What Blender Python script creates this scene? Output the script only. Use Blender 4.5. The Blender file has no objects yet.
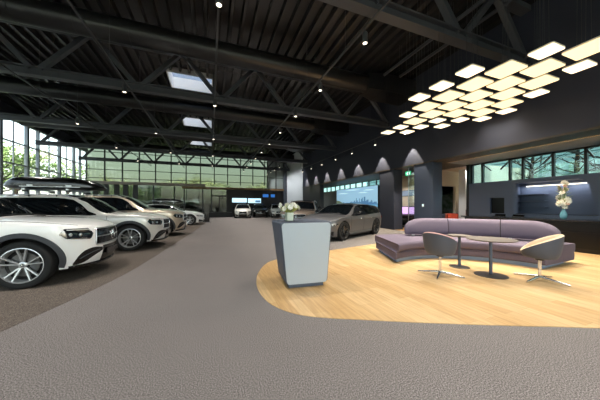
SKY_STRENGTH, SUN_POWER, SPOT_POWER, WASH_POWER, DOWN_POWER, EXPOSURE = .55, 5, 335, 460, 110, 1.0
PANEL_EMIT, PANEL_POWER = .78, 11
import bpy, bmesh, math, random
from mathutils import Vector, Matrix
R = math.radians
sin, cos, pi = math.sin, math.cos, math.pi
SC = bpy.context.scene
COL = SC.collection
random.seed(7)

# ---------------------------------------------------------------- materials
def lin(h):
    if isinstance(h, (tuple, list)):
        return (*h[:3], 1.0)
    h = h.lstrip('#')
    out = []
    for i in (0, 2, 4):
        c = int(h[i:i+2], 16) / 255
        out.append(c/12.92 if c <= .04045 else ((c+.055)/1.055)**2.4)
    return (*out, 1.0)

def mat(name, color, rough=.5, metal=0.0, coat=0.0, emit=None, power=0.0, spec=.5, noise=None, bump=None, coat_rough=.03):
    m = bpy.data.materials.new(name); m.use_nodes = True
    nt = m.node_tree; b = nt.nodes['Principled BSDF']
    b.inputs['Base Color'].default_value = lin(color)
    b.inputs['Roughness'].default_value = rough
    b.inputs['Metallic'].default_value = metal
    b.inputs['Coat Weight'].default_value = coat
    b.inputs['Coat Roughness'].default_value = coat_rough
    b.inputs['Specular IOR Level'].default_value = spec
    if emit is not None:
        b.inputs['Emission Color'].default_value = lin(emit)
        b.inputs['Emission Strength'].default_value = power
    if noise or bump:
        tc = nt.nodes.new('ShaderNodeTexCoord')
    if noise:                                   # (scale, second colour, detail)
        n = nt.nodes.new('ShaderNodeTexNoise'); n.inputs['Scale'].default_value = noise[0]
        n.inputs['Detail'].default_value = noise[2] if len(noise) > 2 else 3
        r = nt.nodes.new('ShaderNodeValToRGB')
        r.color_ramp.elements[0].color = lin(color); r.color_ramp.elements[0].position = .38
        r.color_ramp.elements[1].color = lin(noise[1]); r.color_ramp.elements[1].position = .62
        nt.links.new(tc.outputs['Object'], n.inputs['Vector'])
        nt.links.new(n.outputs['Fac'], r.inputs['Fac'])
        nt.links.new(r.outputs['Color'], b.inputs['Base Color'])
    if bump:                                    # (scale, strength, distance)
        n2 = nt.nodes.new('ShaderNodeTexNoise'); n2.inputs['Scale'].default_value = bump[0]
        n2.inputs['Detail'].default_value = 2
        bp = nt.nodes.new('ShaderNodeBump'); bp.inputs['Strength'].default_value = bump[1]
        bp.inputs['Distance'].default_value = bump[2]
        nt.links.new(tc.outputs['Object'], n2.inputs['Vector'])
        nt.links.new(n2.outputs['Fac'], bp.inputs['Height'])
        nt.links.new(bp.outputs['Normal'], b.inputs['Normal'])
    return m

def glass_mat(name, tint, refl=.9, fac=.05):
    m = bpy.data.materials.new(name); m.use_nodes = True
    nt = m.node_tree; nt.nodes.clear()
    o = nt.nodes.new('ShaderNodeOutputMaterial')
    t = nt.nodes.new('ShaderNodeBsdfTransparent'); t.inputs['Color'].default_value = lin(tint)
    g = nt.nodes.new('ShaderNodeBsdfGlossy'); g.inputs['Roughness'].default_value = .01
    g.inputs['Color'].default_value = (refl, refl, refl, 1)
    lw = nt.nodes.new('ShaderNodeLayerWeight'); pw = nt.nodes.new('ShaderNodeMath'); pw.operation = 'POWER'; pw.inputs[1].default_value = 5
    fr = nt.nodes.new('ShaderNodeMath'); fr.operation = 'MULTIPLY_ADD'; fr.inputs[1].default_value = .5; fr.inputs[2].default_value = fac
    nt.links.new(lw.outputs['Facing'], pw.inputs[0]); nt.links.new(pw.outputs[0], fr.inputs[0])
    mx = nt.nodes.new('ShaderNodeMixShader')
    nt.links.new(fr.outputs[0], mx.inputs[0]); nt.links.new(t.outputs[0], mx.inputs[1])
    nt.links.new(g.outputs[0], mx.inputs[2]); nt.links.new(mx.outputs[0], o.inputs['Surface'])
    return m

def wood_floor_mat():
    m = bpy.data.materials.new('oak_planks'); m.use_nodes = True
    nt = m.node_tree; b = nt.nodes['Principled BSDF']; N = nt.nodes.new; Lk = nt.links.new
    tc = N('ShaderNodeTexCoord'); mp = N('ShaderNodeMapping')
    mp.inputs['Rotation'].default_value = (0, 0, R(90))
    Lk(tc.outputs['Object'], mp.inputs['Vector'])
    br = N('ShaderNodeTexBrick'); br.offset = .37; br.squash = 1
    br.inputs['Scale'].default_value = 1.0
    br.inputs['Brick Width'].default_value = 1.3; br.inputs['Row Height'].default_value = .165
    br.inputs['Mortar Size'].default_value = .0015; br.inputs['Mortar Smooth'].default_value = .3
    br.inputs['Color1'].default_value = lin('#d4b688'); br.inputs['Color2'].default_value = lin('#c09d6b')
    br.inputs['Mortar'].default_value = lin('#a27c49')
    Lk(mp.outputs['Vector'], br.inputs['Vector'])
    mp2 = N('ShaderNodeMapping'); mp2.inputs['Scale'].default_value = (26, 2.2, 1)
    Lk(tc.outputs['Object'], mp2.inputs['Vector'])
    n = N('ShaderNodeTexNoise'); n.inputs['Scale'].default_value = 1.0; n.inputs['Detail'].default_value = 5
    n.inputs['Distortion'].default_value = .6
    Lk(mp2.outputs['Vector'], n.inputs['Vector'])
    r = N('ShaderNodeValToRGB'); r.color_ramp.elements[0].position = .3; r.color_ramp.elements[1].position = .75
    r.color_ramp.elements[0].color = (.66, .60, .52, 1); r.color_ramp.elements[1].color = (1.06, 1.05, 1.03, 1)
    Lk(n.outputs['Fac'], r.inputs['Fac'])
    mx = N('ShaderNodeMix'); mx.data_type = 'RGBA'; mx.blend_type = 'MULTIPLY'; mx.inputs['Factor'].default_value = .8
    Lk(br.outputs['Color'], mx.inputs[6]); Lk(r.outputs['Color'], mx.inputs[7])
    Lk(mx.outputs[2], b.inputs['Base Color'])
    b.inputs['Roughness'].default_value = .42
    return m

def carpet_mat(name, c1, c2, c3):
    m = bpy.data.materials.new(name); m.use_nodes = True
    nt = m.node_tree; b = nt.nodes['Principled BSDF']; N = nt.nodes.new; Lk = nt.links.new
    tc = N('ShaderNodeTexCoord')
    n = N('ShaderNodeTexNoise'); n.inputs['Scale'].default_value = 115; n.inputs['Detail'].default_value = 4
    Lk(tc.outputs['Object'], n.inputs['Vector'])
    r = N('ShaderNodeValToRGB')
    e = r.color_ramp.elements; e[0].position = .35; e[0].color = lin(c1); e[1].position = .68; e[1].color = lin(c3)
    k = r.color_ramp.elements.new(.52); k.color = lin(c2)
    Lk(n.outputs['Fac'], r.inputs['Fac'])
    n2 = N('ShaderNodeTexNoise'); n2.inputs['Scale'].default_value = .7; n2.inputs['Detail'].default_value = 3
    Lk(tc.outputs['Object'], n2.inputs['Vector'])
    r2 = N('ShaderNodeValToRGB'); r2.color_ramp.elements[0].color = (.9, .9, .9, 1); r2.color_ramp.elements[0].position = .3
    r2.color_ramp.elements[1].position = .7
    Lk(n2.outputs['Fac'], r2.inputs['Fac'])
    mx = N('ShaderNodeMix'); mx.data_type = 'RGBA'; mx.blend_type = 'MULTIPLY'; mx.inputs['Factor'].default_value = 1
    Lk(r.outputs['Color'], mx.inputs[6]); Lk(r2.outputs['Color'], mx.inputs[7])
    Lk(mx.outputs[2], b.inputs['Base Color'])
    bp = N('ShaderNodeBump'); bp.inputs['Strength'].default_value = .0; bp.inputs['Distance'].default_value = .004
    Lk(n.outputs['Fac'], bp.inputs['Height']); Lk(bp.outputs['Normal'], b.inputs['Normal'])
    b.inputs['Roughness'].default_value = .9; b.inputs['Specular IOR Level'].default_value = .25
    return m

M = {}
def mats():
    M['carpet'] = carpet_mat('carpet_grey', '#47423f', '#78726f', '#a49d99')
    M['carpet_bay'] = carpet_mat('carpet_brown', '#3a332f', '#625951', '#857a70')
    M['wood'] = wood_floor_mat()
    M['deck'] = mat('deck_black', '#343436', .26, spec=.5)
    M['steel_black'] = mat('steel_black', '#43474f', .42, spec=.5)
    M['duct'] = mat('duct_black', '#222326', .28, metal=.2, spec=.6)
    M['bulkhead'] = mat('bulkhead_navy', '#292d3d', .75)
    M['column'] = mat('column_slate', '#2e384d', .6)
    M['white_wall'] = mat('white_wall', '#c9cdd0', .8)
    M['dark_wall'] = mat('dark_wall', '#17181b', .5)
    M['cream'] = mat('cream_wall', '#cdbfae', .8)
    M['soffit'] = mat('soffit_walnut', '#332920', .5, noise=(9, '#2a221b'))
    M['timber'] = mat('timber_strip', '#8a6a45', .5, noise=(6, '#75583a'))
    M['mullion'] = mat('mullion_grey', '#8d939a', .4, metal=.3)
    M['mullion_dark'] = mat('mullion_dark', '#15171b', .4)
    M['glass'] = glass_mat('window_glass', '#f2f6f4')
    M['glass_teal'] = glass_mat('tinted_glass', '#c2dcdd')
    M['glass_far'] = glass_mat('far_glass_dimmed', '#8a928c')  # tint darkened to put the tree shade outside into the lower far panes
    M['glass_upper'] = glass_mat('upper_glass_dimmed', '#9aa093')  # tint darkened to dim the daylight through the far clerestory
    M['glass_sky'] = glass_mat('skylight_glass', '#a3a8ae')
    M['glass_clear'] = glass_mat('clear_glass', '#e9f1f0', fac=.1)
    M['skylight'] = mat('skylight_dome', '#dfe6ea', .5, emit='#dfe9f2', power=.55)
    M['panel_face'] = mat('light_panel_face', '#fff2cf', .5, emit=(1.0,.88,.64), power=PANEL_EMIT)
    M['panel_face_large'] = mat('light_panel_face_cream', '#fff2cf', .5, emit=(1.0,.83,.52), power=PANEL_EMIT*.72)
    M['panel_frame'] = mat('light_panel_frame', '#e9e2d2', .5)
    M['cable'] = mat('cable', '#3b3c40', .5)
    M['spot'] = mat('spot_body', '#3a3d42', .45)
    M['spot_face'] = mat('spot_face', '#fff4e0', .5, emit='#fff1d8', power=3)
    M['sofa'] = mat('sofa_fabric', '#6b626e', .95, noise=(160, '#5a5262', 2), spec=.2)
    M['plinth'] = mat('sofa_plinth', '#8090a8', .5)
    M['chrome'] = mat('chrome', '#d6d8da', .12, metal=1)
    M['silver'] = mat('brushed_silver', '#bcbfc2', .3, metal=.9)
    M['shell'] = mat('chair_shell', '#51545e', .65, spec=.3)
    M['chair_in'] = mat('chair_upholstery', '#d9c3a6', .85)
    M['chair_seat'] = mat('chair_seat_cream', '#d8cfc9', .9)
    M['chair_pink'] = mat('chair_upholstery_rose', '#b08a84', .85)
    M['table_top'] = mat('table_top_taupe', '#5b524b', .6)
    M['table_leg'] = mat('table_leg_slate', '#566072', .35, metal=.4)
    M['table_base'] = mat('table_base_dark', '#3b3735', .35, metal=.5)
    M['counter'] = mat('counter_slate', '#4c525f', .55)
    M['counter_panel'] = mat('counter_aluminium', '#b0bac3', .42, metal=.15)
    M['bar_black'] = mat('bar_black', '#08090b', .28, spec=.3)
    M['bar_top'] = mat('bar_top', '#191c22', .12, spec=.7)
    M['unit'] = mat('unit_bluegrey', '#515c73', .55)
    M['unit_dark'] = mat('unit_near_black', '#0c0d0f', .4)  # near-black finish for toe kick, plinth, frame and dark walls
    M['led'] = mat('led_strip', '#fff6e6', .5, emit='#fff0da', power=1.5)
    M['led_gold'] = mat('led_gold', '#ffd890', .5, emit='#ffc873', power=.7)
    M['tyre'] = mat('tyre', '#0e0e0f', .8)
    M['rim_face'] = mat('rim_machined', '#c9cbcd', .26, metal=.6)
    M['rim_dark'] = mat('rim_black', '#0b0b0c', .3, metal=.3)
    M['disc'] = mat('brake_disc', '#6a6a6a', .35, metal=.9)
    M['paint_white'] = mat('paint_white', '#e8e8e6', .35, coat=1)
    M['paint_silver'] = mat('paint_silver_white', '#d9d6d0', .32, metal=.15, coat=1)
    M['paint_beige'] = mat('paint_champagne', '#b7aa98', .3, metal=.5, coat=1)
    M['paint_black'] = mat('paint_black', '#0c0d0f', .25, coat=1)
    M['paint_grey'] = mat('paint_matt_grey', '#626264', .4, metal=.6, coat=.3, coat_rough=.3)
    M['paint_brown'] = mat('paint_bronze', '#74665a', .35, metal=.2, coat=1)
    M['paint_teal'] = mat('paint_teal', '#4c6a72', .3, metal=.4, coat=1)
    M['car_glass'] = mat('car_glass', '#0b0f12', .04, spec=.6)
    M['car_black'] = mat('car_trim_black', '#0d0d0e', .4)
    M['car_grey'] = mat('car_trim_grey', '#33353a', .6)
    M['car_gloss'] = mat('car_gloss_black', '#060607', .12, spec=.7)
    M['lamp_glass'] = mat('lamp_glass', '#14171a', .06, coat=1, spec=.8)
    M['lamp_white'] = mat('lamp_white', '#f4f4ef', .15, metal=.4)
    M['lamp_red'] = mat('lamp_red', '#6d0a0a', .15, coat=1)
    M['box_black'] = mat('roof_box_gloss', '#050506', .2, coat=.3)
    M['plate'] = mat('plate_white', '#e3e3de', .4)
    M['leaf'] = mat('leaf', '#55703a', .7, noise=(1.3, '#86a055'))
    M['leaf_dark'] = mat('leaf_dark', '#33512b', .7, noise=(1.3, '#5c7b3e'))
    M['leaf_pale'] = mat('leaf_pale', '#aebb8c', .7, noise=(1.3, '#d6dab8'))
    M['bark'] = mat('bark', '#3c3028', .9)
    M['grass'] = mat('grass_ground', '#7b8070', .95, noise=(.6, '#8d9080'))
    M['asphalt'] = mat('asphalt', '#8a8b8b', .9, noise=(1.5, '#9a9a99'))
    M['stone'] = mat('stone_bank', '#8b9a94', .95, noise=(3.5, '#4f6a52', 6))
    M['house'] = mat('building_pale', '#b8c2c9', .8)
    M['flower'] = mat('petal_white', '#f0eee4', .7)
    M['flower_pink'] = mat('petal_blush', '#d9b7a3', .7)
    M['stem'] = mat('stem_green', '#6f8a45', .7)
    M['vase'] = mat('vase_glass', '#cdd3c4', .08, spec=.7)
    M['vase_blue'] = mat('vase_blue_glass', '#5f93a3', .08, spec=.8)
    M['screen_sky'] = mat('screen_sky', '#8fbcd8', .3, emit='#9cc6de', power=.42)
    M['screen_city'] = mat('screen_city', '#4f7fa8', .3, emit='#5585ac', power=.36)
    M['screen_water'] = mat('screen_water', '#6aa6c8', .3, emit='#74aecf', power=.38)
    M['screen_land'] = mat('screen_land', '#6c7d6a', .3, emit='#6c7d5e', power=.3)
    M['screen_cloud'] = mat('screen_cloud', '#b8d9ee', .3, emit='#b5d9f0', power=.6)
    M['screen_pale'] = mat('screen_pale', '#bfe0ee', .3, emit='#b9deee', power=.8)
    M['screen_blue'] = mat('screen_blue', '#2d63a8', .3, emit='#2a63ac', power=.6)
    M['screen_violet'] = mat('screen_violet', '#c59ad2', .3, emit='#cba0d8', power=.8)
    M['exit_green'] = mat('exit_green', '#1fa06a', .4, emit='#25b27a', power=.9)
    M['exit_white'] = mat('exit_white', '#f0fff6', .4, emit='#f0fff6', power=1.2)
    M['red'] = mat('signal_red', '#a3161a', .35)
    M['armchair'] = mat('armchair_orange', '#c2573d', .8)
    M['white_plastic'] = mat('white_plastic', '#e3e3e3', .4)

# ---------------------------------------------------------------- mesh builder
class MB:
    def __init__(s): s.v = []; s.f = []
    def add(s, vs, fs):
        o = len(s.v); s.v += [tuple(p) for p in vs]; s.f += [tuple(i+o for i in q) for q in fs]
    def box(s, x0, x1, y0, y1, z0, z1):
        x0, x1 = min(x0, x1), max(x0, x1); y0, y1 = min(y0, y1), max(y0, y1); z0, z1 = min(z0, z1), max(z0, z1)
        s.add([(x0,y0,z0),(x1,y0,z0),(x1,y1,z0),(x0,y1,z0),(x0,y0,z1),(x1,y0,z1),(x1,y1,z1),(x0,y1,z1)],
              [(3,2,1,0),(4,5,6,7),(0,1,5,4),(1,2,6,5),(2,3,7,6),(3,0,4,7)])
        return s
    def hull8(s, lo, hi):              # four bottom, four top corners (counter-clockwise)
        s.add(list(lo)+list(hi), [(3,2,1,0),(4,5,6,7),(0,1,5,4),(1,2,6,5),(2,3,7,6),(3,0,4,7)]); return s
    def bar(s, a, b, w, h, up=(0,0,1)):
        a = Vector(a); b = Vector(b); d = (b-a).normalized(); u = Vector(up)
        if abs(d.dot(u)) > .99: u = Vector((0,1,0))
        sx = d.cross(u).normalized(); uz = sx.cross(d).normalized()
        q = [(-w/2,-h/2),(w/2,-h/2),(w/2,h/2),(-w/2,h/2)]
        vs = [a+sx*i+uz*j for i, j in q]+[b+sx*i+uz*j for i, j in q]
        s.add(vs, [(0,1,2,3),(7,6,5,4),(1,0,4,5),(2,1,5,6),(3,2,6,7),(0,3,7,4)]); return s
    def tube(s, pts, r, n=8, closed=False, caps=True):
        P = [Vector(p) for p in pts]; k = len(P); rs = r if isinstance(r, (list, tuple)) else [r]*k
        t0 = (P[1]-P[0]).normalized(); u = Vector((0,0,1))
        if abs(t0.dot(u)) > .95: u = Vector((1,0,0))
        vs = []
        for i in range(k):
            if closed: t = P[(i+1)%k]-P[i-1]
            else: t = P[min(i+1,k-1)]-P[max(i-1,0)]
            t.normalize(); a = t.cross(u).normalized(); u = a.cross(t).normalized()
            for j in range(n):
                g = 2*pi*j/n; vs.append(P[i]+a*(rs[i]*cos(g))+u*(rs[i]*sin(g)))
        fs = []
        for i in range(k if closed else k-1):
            i2 = (i+1) % k
            for j in range(n):
                j2 = (j+1) % n; fs.append((i*n+j, i*n+j2, i2*n+j2, i2*n+j))
        if caps and not closed:
            fs.append(tuple(range(n))[::-1]); fs.append(tuple((k-1)*n+j for j in range(n)))
        s.add(vs, fs); return s
    def cyl(s, a, b, r, r2=None, n=16):
        return s.tube([a, b], [r, r if r2 is None else r2], n)
    def lathe(s, prof, n=24, o=(0,0,0), axis='z', a0=0, a1=2*pi):
        full = abs(a1-a0-2*pi) < 1e-6; m = n if full else n+1
        vs = []
        for (r, z) in prof:
            for j in range(m):
                g = a0+(a1-a0)*j/n; x, y = r*cos(g), r*sin(g)
                p = (x, y, z) if axis == 'z' else (x, z, y)
                vs.append((p[0]+o[0], p[1]+o[1], p[2]+o[2]))
        fs = []
        for i in range(len(prof)-1):
            for j in range(n):
                j2 = (j+1) % m; q = (i*m+j, i*m+j2, (i+1)*m+j2, (i+1)*m+j)
                fs.append(q if axis == 'z' else q[::-1])
        s.add(vs, fs); return s
    def grid(s, rows, flip=False, close_u=False):
        nr, nc = len(rows), len(rows[0]); fs = []
        for i in range(nr-1):
            for j in range(nc if close_u else nc-1):
                j2 = (j+1) % nc
                q = (i*nc+j, i*nc+j2, (i+1)*nc+j2, (i+1)*nc+j); fs.append(q[::-1] if flip else q)
        s.add([p for r in rows for p in r], fs); return s
    def prism(s, poly, z0, z1, tf=None):   # poly: (a, b) list counter-clockwise; tf maps (a, b, c) to a point
        tf = tf or (lambda a, b, c: (a, b, c)); n = len(poly)
        vs = [tf(a, b, z0) for a, b in poly]+[tf(a, b, z1) for a, b in poly]
        fs = [tuple(range(n))[::-1], tuple(range(n, 2*n))]+[(i, (i+1) % n, n+(i+1) % n, n+i) for i in range(n)]
        s.add(vs, fs); return s
    def ball(s, c, r, n=10, m=7, sc=(1,1,1)):
        vs = []; fs = []
        for i in range(m+1):
            t = pi*i/m
            for j in range(n):
                g = 2*pi*j/n; vs.append((c[0]+r*sc[0]*sin(t)*cos(g), c[1]+r*sc[1]*sin(t)*sin(g), c[2]+r*sc[2]*cos(t)))
        for i in range(m):
            for j in range(n):
                j2 = (j+1) % n; fs.append((i*n+j, (i+1)*n+j, (i+1)*n+j2, i*n+j2))
        s.add(vs, fs); return s
    def build(s, name, m, parent=None, smooth=None, bevel=None, fix=True, merge=True, loc=None):
        me = bpy.data.meshes.new(name); me.from_pydata(s.v, [], s.f)
        if fix:
            bm = bmesh.new(); bm.from_mesh(me)
            if merge: bmesh.ops.remove_doubles(bm, verts=bm.verts, dist=1e-5)
            bmesh.ops.recalc_face_normals(bm, faces=bm.faces); bm.to_mesh(me); bm.free()
        me.materials.append(M[m] if isinstance(m, str) else m)
        if smooth is not None:
            me.polygons.foreach_set('use_smooth', [True]*len(me.polygons)); me.set_sharp_from_angle(angle=R(smooth))
        o = bpy.data.objects.new(name, me); COL.objects.link(o)
        if parent is not None: o.parent = parent
        if loc: o.location = loc
        if bevel:
            b = o.modifiers.new('edge', 'BEVEL'); b.width = bevel; b.segments = 3; b.limit_method = 'ANGLE'
            b.angle_limit = R(40); b.harden_normals = False
        return o

def tag(o, label=None, cat=None, group=None, kind=None):
    if label: o['label'] = label
    if cat: o['category'] = cat
    if group: o['group'] = group
    if kind: o['kind'] = kind
    return o
def thing(name, label, cat, loc=(0,0,0), rz=0, group=None):
    o = bpy.data.objects.new(name, None); COL.objects.link(o); o.empty_display_size = .1
    o.location = loc; o.rotation_euler = (0, 0, rz)
    return tag(o, label, cat, group)
def structure(name, mb, m, parent=None, **k):
    o = mb.build(name, m, parent, **k)
    if parent is None: o['kind'] = 'structure'
    return o
def dup(root, loc=None, rz=None, label=None, group=None):
    r = root.copy(); COL.objects.link(r)
    if loc: r.location = loc
    if rz is not None: r.rotation_euler = (0, 0, rz)
    if label: r['label'] = label
    if group: r['group'] = group
    for ch in list(root.children):
        c = ch.copy(); COL.objects.link(c); c.parent = r
        for g in list(ch.children):
            d = g.copy(); COL.objects.link(d); d.parent = c
    return r
def catmull(P, n=6, closed=True):
    out = []; k = len(P)
    for i in range(k if closed else k-1):
        p0, p1, p2, p3 = (P[(i+j) % k] if closed else P[min(max(i+j, 0), k-1)] for j in (-1, 0, 1, 2))
        for q in range(n):
            t = q/n
            out.append(tuple(.5*(2*b+(c-a)*t+(2*a-5*b+4*c-d)*t*t+(3*b-a-3*c+d)*t**3) for a, b, c, d in zip(p0, p1, p2, p3)))
    if not closed: out.append(tuple(P[-1]))
    return out
def rrect(x0, x1, y0, y1, r, n=6):
    out = []
    for cx, cy, a in ((x1-r, y0+r, -90), (x1-r, y1-r, 0), (x0+r, y1-r, 90), (x0+r, y0+r, 180)):
        for i in range(n+1):
            g = R(a+90*i/n); out.append((cx+r*cos(g), cy+r*sin(g)))
    return out
ORD = ['first', 'second', 'third', 'fourth', 'fifth', 'sixth', 'seventh', 'eighth', 'ninth', 'tenth', 'eleventh', 'twelfth']
mats()
# ---------------------------------------------------------------- the setting
XL, XB, YF, YN = -12.0, 9.4, 30.5, -8.0      # glazed side wall, bulkhead face, far wall, wall behind the camera
def seg_free(a0, a1, holes):
    out = []; c = a0
    for h0, h1 in sorted(holes):
        if h0 > c: out.append((c, h0))
        c = max(c, h1)
    if c < a1: out.append((c, a1))
    return out

structure('floor', MB().box(-12.2, 19, YN-.2, 31, -.12, 0), 'carpet')
seam = catmull([(-3.6,-8.0),(-2.9,.5),(-2.03,3.36),(-1.55,5.3),(-1.3,7.6),(-.72,14.5),(-.3,20.5),(.0,25.5)], 6, False)
structure('floor_car_bay', MB().prism(seam+[(-11.7,25.5),(-11.7,-8.0)], 0, .004), 'carpet_bay')
wood_edge = [(9.3,-1.2),(9.3,7.6),(7.6,7.4),(5.42,6.7),(4.08,6.36),(3.26,6.14),(2.2,5.87),(1.45,5.53),(1.13,5.17),(.86,4.56),
             (.72,3.99),(.685,3.51),(.73,3.1),(.86,2.8),(1.03,2.6),(1.29,2.43),(1.59,2.28),(1.98,2.08),(2.46,1.85),(2.94,1.63),
             (3.51,1.38),(3.86,1.22),(5.0,.75),(7.0,-.05)]
we = [wood_edge[0], wood_edge[1]]+catmull(wood_edge[2:], 5, False)
structure('floor_oak', MB().prism(we, 0, .006), 'wood')
structure('floor_oak_alcove', MB().box(9.3, 12.2, -1.2, 8.0, 0, .006), 'wood')
structure('floor_oak_office', MB().box(9.4, 12.3, 8.0, 24, 0, .005), mat('oak_dark', '#9a764a', .4))

# corrugated roof deck with skylight wells cut out
SKY = [(-1.95, .1, 6.4+6*k, 8.3+6*k) for k in range(1, 5)]
prof = []
x = -12.2
while x < 9.75:
    prof += [(x, 7.62), (x+.09, 7.62), (x+.13, 7.79), (x+.36, 7.79)]; x += .40
def deck(mb, x0, x1, y0, y1):
    P = [p for p in prof if x0 <= p[0] <= x1]
    mb.grid([[(a, y0, b) for a, b in P], [(a, y1, b) for a, b in P]])
dk = MB()
ybands = seg_free(YN, YF+.3, [(s[2], s[3]) for s in SKY])
for y0, y1 in ybands: deck(dk, -12.3, 10, y0, y1)
for s in SKY:
    deck(dk, -12.3, s[0], s[2], s[3]); deck(dk, s[1], 10, s[2], s[3])
dk.box(-12.3, s[0], YN, YF+.4, 7.9, 8.0); dk.box(s[1], 13, YN, YF+.4, 7.9, 8.0)
for y0, y1 in ybands: dk.box(s[0], s[1], y0, y1, 7.9, 8.0)
structure('ceiling', dk, 'deck')
for i, s in enumerate(SKY):
    w = MB(); t = .05
    w.box(s[0], s[0]+t, s[2], s[3], 7.55, 8.25); w.box(s[1]-t, s[1], s[2], s[3], 7.55, 8.25)
    w.box(s[0], s[1], s[2], s[2]+t, 7.55, 8.25); w.box(s[0], s[1], s[3]-t, s[3], 7.55, 8.25)
    w.box(s[0], s[1], (s[2]+s[3])/2-.02, (s[2]+s[3])/2+.02, 8.15, 8.2)
    o = structure('window_%d' % (20+i), w, 'white_plastic')
    structure('pane', MB().box(s[0]-.03, s[1]+.03, s[2]-.03, s[3]+.03, 8.25, 8.27), 'glass_sky', o)

# glazed side wall: one window per roof bay
k = 0
for b in range(7):
    y0 = -8.0+6*b+.2; y1 = min(y0+6, YF)
    if y0 >= YF: break
    fr = MB()
    for yy, w in ((21,.2),(22.1,.12),(24.75,.2),(23.5,.05),(25.9,.05)):
        y = yy-24+6*b-5.0
        while y < y0: y += 6
        if y < y1: fr.box(XL-.02, XL+(.16 if w > .1 else .05), y-w/2, y+w/2, 0, 6.9)
    for z in (.05, 1.25, 2.65, 4.05, 5.45, 6.85): fr.box(XL-.06, XL+.1, y0, y1, z-.035, z+.035)
    o = structure('window_%d' % (b+1), fr, 'mullion')
    structure('pane', MB().box(XL-.02, XL, y0, y1, 0, 6.9), 'glass', o)
structure('wall_left_fascia', MB().box(XL-.2, XL+.15, YN, YF, 6.9, 7.9), 'steel_black')
# unseen wall behind the viewer, made of glass to let in fill light
fr = MB()
for x in range(-12, 13, 3): fr.box(x-.08, x+.08, YN-.1, YN+.1, 0, 6.9)
for z in (.05, 3.4, 6.85): fr.box(XL, 12.3, YN-.06, YN+.06, z-.04, z+.04)
o = structure('window_8', fr, 'mullion')
structure('pane', MB().box(XL, 12.3, YN-.02, YN, 0, 6.9), 'glass', o)
structure('wall_near_fascia', MB().box(XL-.2, 13, YN-.15, YN+.1, 6.9, 7.9), 'steel_black')

# far wall
up = MB()
x = XL
while x < 6.9:
    up.box(x-.05, x+.05, YF-.06, YF+.1, 3.9, 7.62); x += 1.55
for z in (4.25, 5.15, 6.1, 7.0): up.box(XL, 6.9, YF-.04, YF+.06, z-.03, z+.03)
o = structure('window_9', up, 'mullion_dark')
structure('pane', MB().box(XL, 6.9, YF, YF+.02, 3.6, 7.62), 'glass_upper', o)
structure('wall_far_frosted', MB().box(6.9, 9.4, YF-.02, YF+.1, 3.6, 7.7), mat('frosted_panel', '#9aa39f', .6))
fm = MB()
for z in (5.0, 6.4): fm.box(6.9, 9.4, YF-.06, YF-.02, z-.03, z+.03)
for x in (6.9, 8.1): fm.box(x-.05, x+.05, YF-.08, YF-.02, 3.6, 7.6)
structure('trim_1', fm, 'mullion_dark')
lo = MB()
for x in (-12, -11.2, -10.3, -9.4, -8.6, -7.7): lo.box(x-.22, x+.22, YF-.1, YF+.1, 0, 3.6)
for x in (-6, -3.9, -2.9, -.9, .1, 1.85): lo.box(x-.06, x+.06, YF-.08, YF+.1, 0, 3.6)
for x in (.98,): lo.box(x-.05, x+.05, YF-.08, YF+.1, 0, 2.5)
lo.box(.1, 1.85, YF-.08, YF+.1, 2.45, 2.6); lo.box(XL, 1.85, YF-.08, YF+.1, 0, .16)
o = structure('window_10', lo, 'mullion_dark')
structure('pane', MB().box(XL, 1.9, YF, YF+.02, 0, 3.6), 'glass_far', o)
structure('wall_far', MB().box(1.9, 9.4, YF-.02, YF+.15, 0, 3.6), 'dark_wall')
structure('trim_2', MB().box(-3.1, 9.75, YF-.55, YF-.05, 3.32, 3.52), 'timber')
structure('trim_3', MB().box(XL, -.6, YF-.5, YF-.05, 3.6, 3.88), mat('beam_beige', '#9c9188', .6))
structure('wall_far_column', MB().box(9.05, 9.4, YF-.75, YF-.05, 0, 7.6), 'steel_black')
structure('wall_far_plinth', MB().box(-1.0, 2.4, YF-1.2, YF-.1, 0, .55), 'dark_wall', bevel=.03)

# right side: white wall, bulkhead on columns
structure('wall_right_white', MB().box(XB, XB+.3, 24.0, YF, 0, 7.7), 'white_wall')
structure('wall_right_bulkhead', MB().box(XB, XB+.3, YN, 24.0, 3.36, 7.75), 'bulkhead')
structure('wall_right_dark', MB().box(XB, XB+.4, 19.7, 24.0, 0, 3.34), 'dark_wall')
for nm, y0, y1 in (('wall_right_column', 7.88, 8.93), ('wall_right_pier', 10.3, 11.5)):
    structure(nm, MB().box(XB+.01, 10.0, y0, y1, 0, 3.35), 'column' if y0 < 8 else 'bulkhead', bevel=.01)
structure('ceiling_soffit', MB().box(XB-.02, 10.3, YN, 24.0, 3.31, 3.37).box(10.3, 12.5, 8.1, 31, 3.36, 3.42).box(9.7, 10.3, 24, 31, 3.36, 3.42), 'soffit')
structure('trim_5', MB().box(10.40, 10.48, YN, 8.0, 3.342, 3.358), 'led_gold')
structure('trim_6', MB().box(XB+.16, XB+.2, 11.6, 19.6, 3.285, 3.305), 'timber')
structure('ceiling_alcove', MB().box(10.36, 12.3, YN, 8.1, 3.36, 3.42), mat('alcove_ceiling', '#8b9099', .8))
structure('wall_alcove_end', MB().box(12.02, 12.3, 8.0, 8.15, 0, 3.36), 'unit_dark')
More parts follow.
